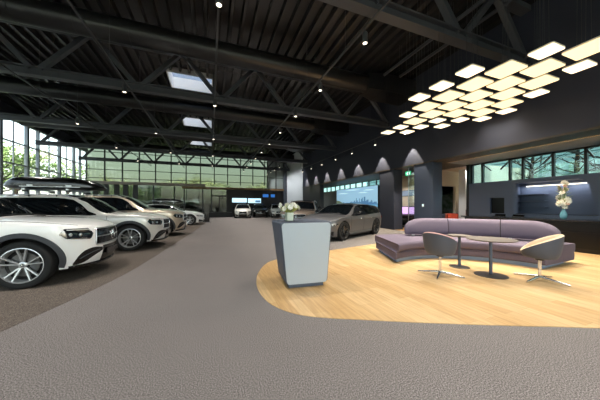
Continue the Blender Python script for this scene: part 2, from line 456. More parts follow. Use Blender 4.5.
# clerestory window over the back unit
wf = MB()
for y in (7.98, 7.5, 6.39, 5.93, 5.0, 4.16, 3.6, 2.6, 1.6, .6, -.6, -2, -3.5, -5): wf.box(12.16, 12.3, y-.035, y+.035, 2.3, 3.36)
wf.box(12.16, 12.3, YN, 8.0, 2.3, 2.42); wf.box(12.16, 12.3, YN, 8.0, 3.3, 3.36)
for a, b in ((7.5, 6.39), (5.93, 5.0), (4.16, 3.6)):
    wf.bar((12.22, a, 3.3), (12.22, a-(a-b)*.33, 2.95), .05, .05); wf.bar((12.22, b, 3.3), (12.22, b+(a-b)*.33, 2.95), .05, .05)
o = structure('window_11', wf, 'mullion_dark')
structure('pane', MB().box(12.2, 12.22, YN, 8.0, 2.4, 3.32), 'glass_teal', o)
structure('wall_alcove_back', MB().box(12.14, 12.34, YN, 8.0, 0, 2.32), 'unit')
structure('wall_alcove_near', MB().box(9.4, 12.3, YN+.1, YN+.2, 0, 3.36), 'unit')
# rooms behind the columns
structure('wall_office', MB().box(12.3, 12.45, 10.0, 14.5, 0, 3.36), 'cream')
structure('wall_media', MB().box(12.3, 12.45, 14.5, 31.0, 0, 2.85), 'dark_wall')
mw = MB().box(12.28, 12.45, 14.5, 31, 2.82, 2.9)
for i in range(18): mw.box(12.3, 12.42, 14.5+i*.95-.03, 14.5+i*.95+.03, 2.9, 3.34)
o = structure('window_12', mw, 'mullion_dark')
structure('pane', MB().box(12.34, 12.36, 14.5, 31, 2.88, 3.36), 'glass_teal', o)
structure('wall_corridor', MB().box(12.3, 12.68, 10.0, 10.15, 0, 3.36).box(13.8, 18, 10.0, 10.15, 0, 3.36).box(12.68, 13.8, 10.0, 10.15, 2.48, 3.36), 'cream')
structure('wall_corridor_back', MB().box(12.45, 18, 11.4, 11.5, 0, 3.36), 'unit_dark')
structure('wall_corridor_pillar', MB().box(13.24, 13.56, 9.0, 9.4, 0, 3.36), 'white_wall')
structure('wall_corridor_end', MB().box(18, 18.1, 8.0, 11.5, 0, 3.36), 'cream')
structure('wall_corridor_side', MB().box(12.3, 18, 8.0, 8.15, 0, 3.36), 'cream')
structure('ceiling_corridor', MB().box(12.3, 18.1, 8.0, 11.5, 3.36, 3.42), 'cream')

# ---------------------------------------------------------------- roof steel, ducts, lighting tracks
TY = [4.5, 10.75, 16.7, 22.7, 28.6]
TL = ['nearest dark steel roof truss, crossing above the light panels', 'second dark steel roof truss from the viewer, just beyond the big round duct',
      'third dark steel roof truss from the viewer, between two black ducts', 'fourth dark steel roof truss from the viewer, toward the far glazing',
      'farthest dark steel roof truss, just before the far clerestory']
def truss():
    t = thing('roof_truss', TL[0], 'truss', (0, TY[0], 0), 0, 'roof trusses')
    b = MB().box(XL+.15, XB, -.13, .13, 5.74, 5.78).box(XL+.15, XB, -.02, .02, 5.78, 6.0).box(XL+.15, XB, -.13, .13, 6.0, 6.04)
    b.build('bottom_chord', 'steel_black', t)
    MB().box(XL+.15, XB, -.14, .14, 7.44, 7.6).build('top_chord', 'steel_black', t)
    n = [9.4-3*i for i in range(8)]
    for i, x in enumerate(n):
        for s in (-1, 1):
            xt = x+s*1.45
            if not XL+.2 < xt < XB: continue
            a = Vector((x+s*.12, 0, 6.0)); c = Vector((xt-s*.05, 0, 7.48))
            MB().bar(a, c, .15, .17, (0,1,0)).build('diagonal', 'steel_black', t)
    return t
t0 = truss()
for i in range(1, 5): dup(t0, (0, TY[i], 0), 0, TL[i])
DL = ['nearest fat black ventilation duct, catching an orange sheen', 'second black ventilation duct, between second and third trusses',
      'third ventilation duct, pale in the window light at its far-left end', 'farthest ventilation duct, near the far clerestory']
def duct():
    t = thing('ventilation_duct', DL[0], 'duct', (0, 9.3, 0), 0, 'ventilation ducts')
    MB().cyl((XL+.2, 0, 7.03), (6.75, 0, 7.03), .37, n=32).build('pipe', 'duct', t, smooth=40)
    for i in range(13):
        x = -11+i*1.42
        MB().tube([(x-.02, 0, 7.03), (x+.02, 0, 7.03)], .378, 32).build('joint_ring', 'duct', t, smooth=40)
    MB().hull8([(6.75,-.36,6.68),(6.75,.36,6.68),(6.75,.36,7.38),(6.75,-.36,7.38)][:4], [(7.5,-.55,6.6),(7.5,.55,6.6),(7.5,.55,7.4),(7.5,-.55,7.4)]).build('transition', 'duct', t)
    MB().box(7.5, 9.35, -.55, .55, 6.6, 7.4).build('plenum_box', 'duct', t)
    return t
d0 = duct()
for i in range(1, 4): dup(d0, (0, 9.3+6*i, 0), 0, DL[i])
for i, (x, h) in enumerate(((7.3, 7.2), (8.2, 7.3))):
    y = 7.6
    mb = MB().tube([(x, -3, h), (x, 8.6, h)], .06, 10)
    tag(mb.build('service_pipe', 'steel_black', smooth=40), 'thin black service pipe along the roof deck, %s the bulkhead' % ('farther from' if i == 0 else 'close beside'), 'pipe')

RAILS = {6.6: ('wall_fill', 23.4), -6.0: ('outer', 9.4), -2.8: ('inner left', 4.8), .15: ('middle', 4.9), 3.5: ('right', 4.8), 8.9: ('wall', 9.0)}
RN = {6.6: 'added to brighten the white wall', -6.0: 'nearest the window wall', -2.8: 'second from the window wall', .15: 'in the middle of the hall', 3.5: 'between the aisle and the bulkhead', 8.9: 'along the bulkhead'}
def spot_proto():
    t = thing('track_spotlight', 'x', 'spotlight', (0,0,0), 0, 'track spotlights')
    MB().lathe([(0,0),(.052,0),(.065,.01),(.065,.24),(.055,.26),(0,.26)], 16, (0,0,-.27)).build('housing', 'spot', t, smooth=40)
    MB().lathe([(0,-.002),(.046,-.002),(.05,.004),(0,.004)], 16, (0,0,-.274)).build('lamp_face', 'spot_face', t, smooth=40)
    MB().cyl((0,0,-.01), (0,0,.079), .012, n=8).build('stem', 'spot', t)
    return t
sp0 = spot_proto(); first = True
LAMPS = []
for X, (nm, ys) in RAILS.items():
    zr = 5.62 if X < 8 else 5.2
    ya, yb = (-7.5, 29.5) if X < 6 else (22.5, 29.5) if X < 8 else (6, 23.6)
    rt = thing('lighting_track', 'black lighting track hung under the trusses, '+RN[X], 'track', (X, 0, zr), 0, 'lighting tracks')
    MB().box(-.022, .022, ya, yb, -.02, .02).build('rail', 'spot', rt)
    for y in (-6.4, -3.4, -.4, 2.6, 5.7, 8.5, 11.7, 14.4, 17.7, 20.5, 23.4, 26.3, 29.2):
        if ya < y < yb: MB().cyl((0, y, .02), (0, y, 7.62-zr), .006, n=6).build('suspension_rod', 'cable', rt)
    if X == 8.9: yl = [22.82, 20.56, 18.27, 15.91, 13.66, 11.24, 9.0]; yl.sort()
    elif X == 6.6: yl = [23.4, 25.4, 27.2, 29.0]  # added track, put in to brighten the white wall
    elif X == 3.5: yl = [-5.2+2.5*i for i in range(14)]
    else: yl = [ys+5*i for i in range(-2, 5) if ys+5*i < 29]
    for i, y in enumerate(yl):
        if X == 8.9: pos = '%s scallop of light from the near end' % ORD[i]
        lab = ('black cylinder spotlight above the %s' % pos) if X == 8.9 else ('%s black cylinder spotlight from the viewer on the track %s' % (ORD[sum(1 for q in yl if 3.5 < q < y)], RN[X]) if y > 3.5 else '%s black cylinder spotlight behind the viewer on the track %s' % (ORD[sum(1 for q in yl if y < q < 3.5)], RN[X]))
        if first: s = sp0; s.location = (X, y, zr-.1); s['label'] = lab; first = False
        else: s = dup(sp0, (X, y, zr-.1), 0, lab)
        LAMPS.append((X, y, zr-.1-.29))
# ---------------------------------------------------------------- pendant light panels
K = .939                        # grid scale
cols = {5.95: [3.95, 4.71, 5.45], 6.7: [2.86, 3.60, 4.32, 5.08, 5.86, 6.62], 7.44: [2.50, 3.25, 4.0, 4.76, 5.5, 6.26, 7.02, 7.76, 8.51],
        8.19: [2.9, 3.65, 4.36, 5.15, 5.9, 6.66, 7.43, 8.16], 8.93: [4.03, 4.76, 5.54, 6.29, 7.05], 9.61: [5.15, 5.93]}
ZP = 1.3+3.3*K
def panel(k, face):
    t = thing('pendant_light_panel', 'x', 'light panel', (0,0,0), 0, 'pendant light panels')
    MB().prism(rrect(-.228*k, .228*k, -.205*k, .205*k, .05), .002, .03).build('housing', 'panel_frame', t)
    MB().prism(rrect(-.226*k, .226*k, -.203*k, .203*k, .048), -.008, .003).build('diffuser', face, t)
    for sx in (-.12, .12): MB().cyl((sx, 0, .03), (sx*.4, 0, 7.62-ZP), .004, n=5).build('cable', 'cable', t)
    return t
SMALL = {(6.7,2.86),(5.95,3.95),(5.95,4.71),(5.95,5.45),(6.7,6.62),(7.44,7.76),(7.44,8.51),(8.19,8.16),(8.19,7.43),(8.19,6.66),(8.93,7.05),(8.93,6.29),(9.61,5.93),(9.61,5.15),(8.93,4.03),(8.19,2.9)}
protos = {}
for ci, (cx, ys) in enumerate(cols.items()):
    cn = ['row farthest from the bulkhead', 'second row from the hall side', 'third row from the hall side', 'third row from the bulkhead', 'second row from the bulkhead', 'row closest to the bulkhead'][ci]
    for i, y in enumerate(ys):
        sm = (cx, y) in SMALL
        lab = '%s pendant panel, %s from the near end, %s' % ('small warm white' if sm else 'large cream', ORD[i], cn)
        p = (cx*K, y*K, ZP)
        if sm not in protos: protos[sm] = panel(1.0 if sm else 1.36, 'panel_face' if sm else 'panel_face_large'); protos[sm].location = p; protos[sm]['label'] = lab
        else: dup(protos[sm], p, 0, lab)
# ---------------------------------------------------------------- reception counter with flowers
ct = thing('reception_counter', 'slate grey tapered reception counter with brushed aluminium front panel on the oak floor', 'counter', (1.43, 3.83, .006))
lo = [(-.34,-.33,.07),(.35,-.4,.07),(.37,.36,.07),(-.27,.36,.07)]
hi = [(-.445,-.36,1.045),(.42,-.43,1.045),(.43,.38,1.045),(-.40,.38,1.045)]
MB().hull8(lo, hi).build('body', 'counter', ct, bevel=.035)
MB().hull8([(-.28,-.29,0),(.29,-.35,0),(.31,.32,0),(-.22,.32,0)], [(-.28,-.29,.08),(.29,-.35,.08),(.31,.32,.08),(-.22,.32,.08)]).build('plinth', 'counter', ct)
pan = []
A = [Vector(lo[0]), Vector(lo[1]), Vector(hi[1]), Vector(hi[0])]
nrm = (A[1]-A[0]).cross(A[3]-A[0]).normalized()
def fp(u, v, off): 
    p = (A[0]*(1-u)+A[1]*u)*(1-v)+(A[3]*(1-u)+A[2]*u)*v
    return p+nrm*off
poly = rrect(.025, .965, .0, .982, .06, 8)
MB().prism(poly, -.004, .012, fp).build('front_panel', 'counter_panel', ct)
MB().hull8([(-.42,-.335,1.045),(.40,-.40,1.045),(.41,.36,1.045),(-.38,.36,1.045)], [(-.42,-.335,1.05),(.40,-.40,1.05),(.41,.36,1.05),(-.38,.36,1.05)]).build('top', 'counter', ct)

def flower(mb, c, r, n=7, axis=(0,0,1)):
    rng = random.Random(int(c[0]*9999)+int(c[2]*777)); c0 = Vector(c); ax = Vector(axis).normalized(); u = ax.orthogonal().normalized(); v = ax.cross(u)
    for ring, (rr, up) in enumerate(((r, .2), (r*.8, .75), (r*.5, 1.3))):
        for i in range(n):
            g = 2*pi*i/n+ring*.4+rng.random()*.2; d = u*cos(g)+v*sin(g); w = v*cos(g)-u*sin(g)
            tip = c0+d*rr+ax*(rr*up); mid = c0+d*rr*.6+ax*(rr*up*.3)
            mb.add([c0, mid+w*rr*.4, tip, mid-w*rr*.4], [(0,1,2,3)])
def leafb(mb, a, d, L, w):
    a = Vector(a); d = Vector(d).normalized(); s = d.cross(Vector((0,0,1))); s = s.normalized() if s.length > .01 else Vector((1,0,0))
    m = a+d*L*.5+Vector((0,0,.1*L)); mb.add([a, m+s*w, a+d*L, m-s*w], [(0,1,2,3)])

rng = random.Random(3)
vt = thing('flower_vase', 'square glass vase of white flowers and greenery on the reception counter', 'vase', (1.19, 3.64, 1.056))
v = MB().box(-.055,.055,-.055,.055,0,.012)
for a in ((-.055,-.05,-.055,.055),(.05,.055,-.055,.055),(-.055,.055,-.055,-.05),(-.055,.055,.05,.055)): v.box(*a, 0, .14)
v.build('vase', 'vase', vt)
MB().box(-.05,.05,-.05,.05,.012,.1).build('moss_filling', mat('vase_moss', '#c9c7a0', .8, noise=(30,'#8f9a62')), vt)
st = MB(); fl = MB(); lf = MB()
for i in range(15):
    g = rng.random()*2*pi; q = .05+.09*rng.random(); top = Vector((cos(g)*q*1.25, sin(g)*q*1.25, .19+.08*rng.random()))
    st.tube([(cos(g)*.02, sin(g)*.02, .03), (cos(g)*.04, sin(g)*.04, .13), top], .003, 5)
    if i < 12: flower(fl, top, .047, 8, (top.x, top.y, .06))
for i in range(60):
    g = rng.random()*2*pi
    leafb(lf, (cos(g)*.04, sin(g)*.04, .13+.05*rng.random()), (cos(g), sin(g), .2+.6*rng.random()), .10+.06*rng.random(), .014)
st.build('stems', 'stem', vt); fl.build('blossoms', 'flower', vt, fix=False); lf.build('leaves', mat('leaf_yellowgreen', '#b4bb62', .7), vt, fix=False)

# ---------------------------------------------------------------- curved island sofa
SC0 = (4.6, 2.6)
sf = thing('island_sofa', 'long curved mauve island sofa with free-standing backrest around the lounge tables', 'sofa', (SC0[0], SC0[1], .006))
def arc_slab(a0, a1, r0, r1, z0, z1, rc, edge, n=46, endr=.35, shear=0):
    """A curved cushion: plan outline with rounded ends, rounded top and bottom edge."""
    C = []
    for i in range(n+1): g = R(a0+(a1-a0)*i/n); C.append((cos(g), sin(g), g))
    mid, hw = (r0+r1)/2, (r1-r0)/2
    rows = []
    ends = [(-1, k) for k in range(7, 0, -1)]
    sect = []
    m = 6
    for k in range(m+1): t = R(-90+90*k/m); sect.append((-edge+edge*cos(t), z0+edge+edge*sin(t)))
    for k in range(m+1): t = R(90*k/m); sect.append((-edge+edge*cos(t), z1-edge+edge*sin(t)))
    loop = [(-q, z) for q, z in sect]
    out = MB(); stations = []
    for s, lst in ((0, range(0, 8)), (1, range(0, n+1)), (2, range(0, 8))):
        for k in lst:
            if s == 0:
                t = k/8; f = math.sqrt(max(0, 1-(1-t)**2)); g = R(a0)-(1-t)*endr/mid; h = hw-endr*(1-f)
            elif s == 2:
                t = 1-(k+1)/8; f = math.sqrt(max(0, 1-(1-t)**2)); g = R(a1)+(1-t)*endr/mid; h = hw-endr*(1-f)
            else: g = R(a0+(a1-a0)*k/n); h = hw
            stations.append((g, max(h, .05)))
    rows = []
    for g, h in stations:
        ring = [((mid-h-q2)*cos(g), (mid-h-q2)*sin(g), z) for q2, z in [(-p, z) for p, z in [(-q, z) for q, z in sect]]]
        inner = [((mid-h-q)*cos(g), (mid-h-q)*sin(g), z) for q, z in sect]
        outer = [((mid+h+q)*cos(g), (mid+h+q)*sin(g), z) for q, z in reversed(sect)]
        rows.append(inner+outer)
    if shear:                                   # slanted end: the outer edge stops earlier than the inner one
        for i, row in enumerate(rows):
            f = max(0, (stations[i][0]-stations[0][0])/(stations[-1][0]-stations[0][0]))**1.3
            for j, (x, y, z) in enumerate(row):
                r = math.hypot(x, y); g = math.atan2(y, x)-R(shear)*f*(r-mid)/hw
                row[j] = (r*cos(g), r*sin(g), z)
    out.grid(rows, close_u=True)
    nn = len(rows[0]); o0 = 0; oN = (len(rows)-1)*nn
    for row in (rows[0], rows[-1]):
        out.grid([[tuple(p+(q-p)*k/8 for p, q in zip(row[j], row[nn-1-j])) for k in range(9)] for j in range(nn//2)])
    return out
cuts = [3, 28, 64, 103]
for i in range(3):
    a0, a1 = cuts[i]+(1 if i == 0 else .3), cuts[i+1]-.3
    er = .02
    def cush(z0, z1, r0, r1, ed):
        return arc_slab(a0, a1, r0, r1, z0, z1, 0, ed, 20, .02, 12 if i == 2 else 0)
    cush(.265, .45, 1.66, 3.14, .06).build('seat_cushion', 'sofa', sf, smooth=28, merge=False)
    cush(.085, .265, 1.72, 3.09, .05).build('seat_base', 'sofa', sf, smooth=28, merge=False)
arc_slab(7, 99, 1.78, 2.95, 0, .09, 0, .01, 46, .05, 9).build('plinth', 'plinth', sf, smooth=40)
def backrest(a0, a1, b0, b1):
    rows = []; n = 22
    for i in range(n+1):
        g = R(a0+(a1-a0)*i/n); u = (a0+(a1-a0)*i/n-b0)/(b1-b0)
        e = min(u, 1-u)/.16; e = math.sqrt(max(.0, 1-(1-min(e, 1))**2))
        h = .10+.35*e; w = .05+.14*min(1, e*1.2)
        ring = []
        for k in range(20):
            t = 2*pi*k/20; cx = math.copysign(abs(cos(t))**.6, cos(t)); sx = math.copysign(abs(sin(t))**.6, sin(t))
            z = .49+h/2+h/2*sx; lean = .16*(z-.49)
            r = 2.72+lean+w*cx
            ring.append((r*cos(g), r*sin(g), z))
        rows.append(ring)
    mb = MB().grid(rows, close_u=True); nn = 20
    mb.f.append(tuple(range(nn))[::-1]); mb.f.append(tuple(n*nn+j for j in range(nn)))
    return mb
for a0, a1 in ((5.5, 27.8), (28.2, 52.8), (53.2, 77)):
    backrest(a0, a1, 5.5, 77).build('backrest', 'sofa', sf, smooth=60)
for g in (11, 24, 37, 50, 63, 73):
    gg = R(g); MB().box(-.02, .02, -.035, .035, .44, .515).build('bracket', 'silver', sf, loc=(2.66*cos(gg), 2.66*sin(gg), 0)).rotation_euler = (0, 0, gg)

# ---------------------------------------------------------------- lounge tables
def lounge_table(lab, x, y, h, r, rb):
    t = thing('lounge_table', lab, 'table', (x, y, .006), 0, 'lounge tables')
    MB().lathe([(0,h-.022),(r-.02,h-.022),(r,h-.01),(r,h),(r-.004,h+.002),(0,h+.002)], 48).build('table_top', 'table_top', t, smooth=30)
    MB().cyl((0,0,.01), (0,0,h-.02), .028, n=16).build('pedestal', 'table_leg', t, smooth=40)
    MB().lathe([(0,0),(rb,0),(rb,.008),(rb*.9,.014),(.04,.02),(0,.02)], 40).build('base_plate', 'table_base', t, smooth=30)
lounge_table('larger round taupe lounge table with wide dark disc base, nearer the viewer', 4.9, 2.87, .68, .385, .26)
lounge_table('smaller round taupe lounge table behind the larger one, close to the sofa', 4.95, 3.5, .675, .22, .19)

# ---------------------------------------------------------------- swivel chairs
def swivel(lab, x, y, rz, inner, star):
    t = thing('swivel_chair', lab, 'chair', (x, y, .006), rz, 'swivel lounge chairs')     # faces +x
    def rim(g):                                   # g = 0 at the back
        a = abs(g); s = .5+.5*cos(min(a, pi)); s = s**.75
        return .475+.32*s
    def shell_pt(g, v, off):
        zt = rim(g)-off*.15; zb = .385+off
        rr = (.268+.018*cos(g))-off
        w = max(0, (v-.35)/.65); q = .72*v/.35 if v < .35 else .72+.28*sin(w*pi/2)**.9
        z = zb+(zt-zb)*(1-cos(w*pi/2))**.85 if v < 1 else zt; z = zb+.012*min(v/.35, 1)+(z-zb)*.985
        r = rr*q*(1+.05*(z-.45))
        return (-r*cos(g)*1.0+.0, r*sin(g)*1.05, z)
    n = 40; V = [0.001,.15,.30,.36,.42,.5,.6,.7,.8,.9,1.0]
    o = MB(); o.grid([[shell_pt(-pi+2*pi*j/n, v, 0) for j in range(n)] for v in V], close_u=True)
    o.build('shell', 'shell', t, smooth=70)
    i = MB(); rows = [[shell_pt(-pi+2*pi*j/n, v, .045) for j in range(n)] for v in V]
    rows.append([tuple((a+b)/2+(0, 0, .022)[k] for k, (a, b) in enumerate(zip(shell_pt(-pi+2*pi*j/n, 1, .045), shell_pt(-pi+2*pi*j/n, 1, 0)))) for j in range(n)])
    rows.append([shell_pt(-pi+2*pi*j/n, 1, 0) for j in range(n)])
    i.grid(rows, close_u=True); i.build('upholstery', inner, t, smooth=70)
    MB().lathe([(0,.435),(.17,.435),(.21,.455),(.214,.485),(.19,.51),(0,.52)], 32).build('seat_cushion', 'chair_seat' if inner == 'chair_in' else inner, t, smooth=60)
    MB().cyl((0,0,.35), (0,0,.40), .06, .09, 20).build('mount', 'car_black', t, smooth=40)
    MB().cyl((0,0,.05), (0,0,.36), .024, n=16).build('column', 'chrome', t, smooth=40)
    for k in range(4):
        g = star+k*pi/2; d = Vector((cos(g), sin(g), 0))
        MB().tube([d*.02+Vector((0,0,.06)), d*.2+Vector((0,0,.038)), d*.38+Vector((0,0,.014))], [.024, .018, .012], 10).build('foot', 'chrome', t, smooth=50)
swivel('grey shell swivel chair with rose inner edge, turned away toward the tables', 4.03, 3.22, R(8), 'chair_pink', R(24))
swivel('grey shell swivel chair with cream upholstery, right of the round tables', 5.38, 2.38, R(118), 'chair_in', R(62))

# ---------------------------------------------------------------- bar with back unit
bar = thing('bar_counter', 'long glossy black bar counter with thin dark top behind the sofa', 'counter', (9.5, 0, .006))
MB().box(0.06, .78, -5.0, 6.55, .12, .86).build('body', 'bar_black', bar)
MB().box(-.02, .85, -5.05, 6.65, .86, .905).build('worktop', 'bar_top', bar, bevel=.004)
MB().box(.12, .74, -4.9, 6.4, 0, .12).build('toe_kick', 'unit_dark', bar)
y = 6.5
for i in range(7):
    MB().box(.045, .06, y-1.24, y-.01, .15, .56).build('lower_front', 'bar_black', bar); MB().box(.045, .06, y-1.24, y-.01, .575, .84).build('drawer_front', 'bar_black', bar)
    y -= 1.25
for i, yy in enumerate((5.55, 5.0)):
    b = thing('bar_terminal', ['low blue-grey terminal nearer the far end of the bar', 'low blue-grey terminal nearer the flowers on the bar'][i], 'terminal', (10.0, yy, .911), 0, 'bar terminals')
    MB().box(-.1, .1, -.14, .14, 0, .02).build('base', 'car_black', b)
    MB().hull8([(-.03,-.16,.02),(.02,-.16,.02),(.02,.16,.02),(-.03,.16,.02)], [(.03,-.16,.09),(.05,-.16,.09),(.05,.16,.09),(.03,.16,.09)]).build('screen', 'car_gloss', b)

bu = thing('back_bar_unit', 'blue-grey built-in back bar unit with lit shelf recess and dark oven niche', 'cabinet', (11.55, 0, 0))
F0, F1 = 0.0, .58
MB().box(F0, F1, -6, 7.7, 0, .98).build('base_cabinet', 'unit', bu)
MB().box(F0, F1, 5.98, 6.25, .98, 2.22).box(F0, F1, 6.8, 7.7, .98, 2.22).box(F0, F1, 6.25, 6.8, 1.66, 2.22).build('tall_cabinet', 'unit', bu)
MB().box(.1, F1, 6.26, 6.79, .985, 1.655).build('oven_niche', 'bar_black', bu)
MB().box(F0, F1, -6, 7.7, 2.22, 2.36).build('top_fascia', 'unit', bu)
# slanted near cheek with rounded upper corner
cheek = [(-6,.98),(3.66,.98),(3.86,1.95)]+[(3.86+.22-.22*cos(R(a))+.0, 1.98+.22*sin(R(a))) for a in range(10, 91, 16)]+[(4.1,2.22),(-6,2.22)]
MB().prism(cheek, F0, .5, lambda a, b, c: (c, a, b)).build('slanted_cheek', 'unit', bu)
MB().lathe([(.14,.98),(.14,2.22)], 10, (.14, 5.98, 0), a0=R(180), a1=R(270)).build('curved_cheek', 'unit', bu, smooth=60)
for z in (1.26, 1.5, 1.75): MB().box(.3, F1, 5.1, 5.98, z-.015, z+.015).build('shelf', 'unit', bu)
MB().box(.5, .54, 4.1, 5.75, 2.08, 2.105).build('light_strip', 'led', bu)
MB().box(.05, F1, 3.7, 5.95, .98, 1.0).build('worktop', 'bar_top', bu)

bv = thing('bouquet_vase', 'tall bouquet of pale flowers in a blue glass vase on the bar', 'vase', (9.93, 3.84, .911))
MB().lathe([(0,0),(.07,0),(.11,.05),(.12,.12),(.09,.2),(.05,.26),(.065,.3),(.06,.3),(.045,.26),(0,.24)], 24).build('vase', 'vase_blue', bv, smooth=60).scale = (.7, .7, 1)
st = MB(); fl = MB(); lf = MB(); fp_ = MB(); rng = random.Random(5)
for i in range(16):
    g = rng.random()*2*pi; q = .03+.13*rng.random(); z = .36+.78*rng.random()**1.0; q *= 1-.6*(z-.36)/.8
    top = (cos(g)*q, sin(g)*q, z); st.tube([(0,0,.15), (cos(g)*.03, sin(g)*.03, .32), top], .004, 5)
    (flower(fl, top, .08, 7, (cos(g), sin(g), .5)) if i % 3 else flower(fp_, top, .06, 7, (cos(g), sin(g), .8)))
for i in range(6): flower(fl, (.07*cos(i*1.05+2.6), .08*sin(i*1.05+2.6), .47+.035*i), .12, 9, (cos(i*1.05+2.6), sin(i*1.05+2.6), .3))
for i in range(60):
    g = rng.random()*2*pi; z = .28+.7*rng.random()
    leafb(lf, (cos(g)*.04, sin(g)*.04, z), (cos(g), sin(g), .3+.8*rng.random()), .14+.08*rng.random(), .016)
st.build('stems', 'stem', bv); fl.build('blossoms', 'flower', bv, fix=False); fp_.build('blush_blossoms', 'flower_pink', bv, fix=False)
lf.build('leaves', mat('leaf_olive', '#8f9a6c', .7), bv, fix=False)

# ---------------------------------------------------------------- things behind the columns
es = thing('exit_sign', 'green illuminated exit sign under the soffit between the two columns', 'sign', (9.86, 9.75, 2.93))
MB().box(-.02, .02, -.17, .17, 0, .22).build('panel', 'exit_green', es)
g = MB().box(-.024, -.02, -.13, -.03, .04, .18)                                     # door
g.box(-.026, -.0205, .0, .03, .07, .14).box(-.026, -.0205, .02, .06, .04, .07).box(-.026, -.0205, -.01, .02, .035, .07).box(-.026, -.0205, .0, .03, .15, .18)
g.box(-.026, -.0205, .07, .13, .10, .12)
g.build('running_figure_symbol', 'exit_white', es)
MB().cyl((0,0,.22), (0,0,.41), .01, n=8).build('hanger', 'spot', es)
td = thing('wall_thermostat', 'small white wall thermostat on the slate column', 'thermostat', (XB+.01, 8.4, 1.33))
MB().box(-.02, 0, -.05, .05, -.065, .065).build('plate', 'white_plastic', td, bevel=.006)
MB().box(-.024, -.02, -.03, .03, -.005, .04).build('display', 'screen_pale', td)
gp = thing('glass_partition', 'clear frameless glass partition between the two columns', 'partition', (9.75, 0, .005))
MB().box(-.006, .006, 8.95, 9.62, 0, 3.3).build('pane', 'glass_clear', gp)
MB().box(-.02, .02, 9.6, 9.63, 0, 3.3).build('edge_profile', 'silver', gp)
sc = thing('violet_screen', 'violet glowing wall screen in the office between the columns', 'screen', (12.24, 11.85, 1.012))
MB().box(-.05, 0, -1.05, 1.05, -.27, .27).build('casing', 'car_black', sc); MB().box(-.056, -.05, -1.01, 1.01, -.23, .23).build('display', 'screen_violet', sc)
sb = thing('office_sideboard', 'low black sideboard under the violet screen', 'sideboard', (12.1, 11.85, .005))
MB().box(-.19, .19, -1.1, 1.1, .08, .735).build('body', 'car_black', sb, bevel=.005); MB().box(-.16, .18, -1.05, 1.05, 0, .08).build('plinth', 'unit_dark', sb)
for q in range(3): MB().box(-.2, -.19, -1.08+.73*q, -.38+.73*q, .1, .72).build('door', 'car_gloss', sb)
fr_ = thing('wall_picture', 'dark blue window-like picture high on the cream office wall', 'picture', (12.3, 0, 0))
MB().box(-.04, 0, 10.6, 12.7, 1.95, 2.35).build('frame', 'unit_dark', fr_); MB().box(-.045, -.04, 10.64, 12.66, 1.98, 2.32).build('canvas', 'plinth', fr_)
dk_ = thing('office_desk', 'black office desk below the violet screen', 'desk', (11.35, 11.6, .006))
MB().box(-.35, .35, -.9, .9, .7, .74).build('desk_top', 'car_black', dk_)
for sy in (-.85, .85): MB().box(-.33, .33, sy-.02, sy+.02, 0, .7).build('leg', 'car_black', dk_)
MB().box(.28, .3, -.83, .83, .2, .7).build('modesty_panel', 'car_black', dk_)
oc = thing('office_chair', 'black high-back office chair at the desk between the columns', 'chair', (10.75, 11.1, .006))
MB().prism(rrect(-.24,.24,-.25,.25,.08), .44, .52).build('seat', 'car_black', oc)
MB().prism(rrect(-.24,.24,.55,1.2,.1), -.05, .05, lambda a,b,c: (-.26+c, a, b)).build('backrest', 'car_black', oc)
MB().cyl((0,0,.06),(0,0,.44),.03).build('column', 'chrome', oc)
for k in range(5): MB().tube([(0,0,.08),(cos(k*1.2566)*.3,sin(k*1.2566)*.3,.03)], [.025,.03], 8).build('foot', 'car_black', oc)

def armchair(lab, x, y, rz, m, grp):
    t = thing('lounge_armchair', lab, 'armchair', (x, y, .006), rz, grp)
    MB().prism(rrect(-.3,.3,-.3,.3,.1), .34, .5).build('seat', m, t, bevel=.03)
    pts = [(-.34*cos(R(a)), .36*sin(R(a))) for a in range(-100, 101, 10)]
    ring = MB().grid([[(px_*k, py_*k, z) for px_, py_ in pts] for k, z in ((1,.3),(1.04,.85),(.9,.87),(.84,.5))]); ring.build('backrest', m, t, smooth=60)
    for sx in (-.22,.22):
        for sy in (-.22,.22): MB().cyl((sx,sy,0),(sx*.8,sy*.8,.35),.018,n=8).build('leg', 'car_black', t)
armchair('orange-red lounge armchair in the corridor doorway beyond the sofa', 12.55, 9.3, R(-100), 'armchair', 'corridor armchairs')
armchair('dark slate armchair right of the orange one beyond the sofa', 13.3, 9.75, R(-85), 'table_leg', 'corridor armchairs')
armchair('dark slate armchair left of the orange one beside the column', 11.75, 9.2, R(-60), 'table_leg', 'corridor armchairs')
def extinguisher(lab, x, y, z):
    t = thing('fire_extinguisher', lab, 'fire extinguisher', (x, y, z), 0, 'fire extinguishers')
    MB().lathe([(0,0),(.075,0),(.08,.02),(.08,.36),(.06,.42),(.025,.45),(.025,.48),(0,.48)], 18).build('cylinder', 'red', t, smooth=50)
    MB().box(-.02,.02,-.09,.03,.48,.5).box(-.02,.02,-.09,.02,.52,.535).build('handle', 'car_black', t)
    MB().tube([(0,.03,.48),(.0,.11,.44),(.0,.11,.15)], .012, 8).build('hose', 'car_black', t)
    MB().box(-.03,.03,-.082,-.078,.12,.28).build('data_plate', 'plate', t)
    MB().cyl((0,0,-z+.007), (0,0,0), .03, n=12).cyl((0,0,-z+.006), (0,0,-z+.03), .13, n=20).build('floor_stand', 'red', t, smooth=40)
extinguisher('red fire extinguisher on a stand between the black doorway and white corridor pillar', 14.02, 9.52, .8)
extinguisher('red fire extinguisher on a stand in front of the white corridor pillar', 13.2, 8.86, .65)

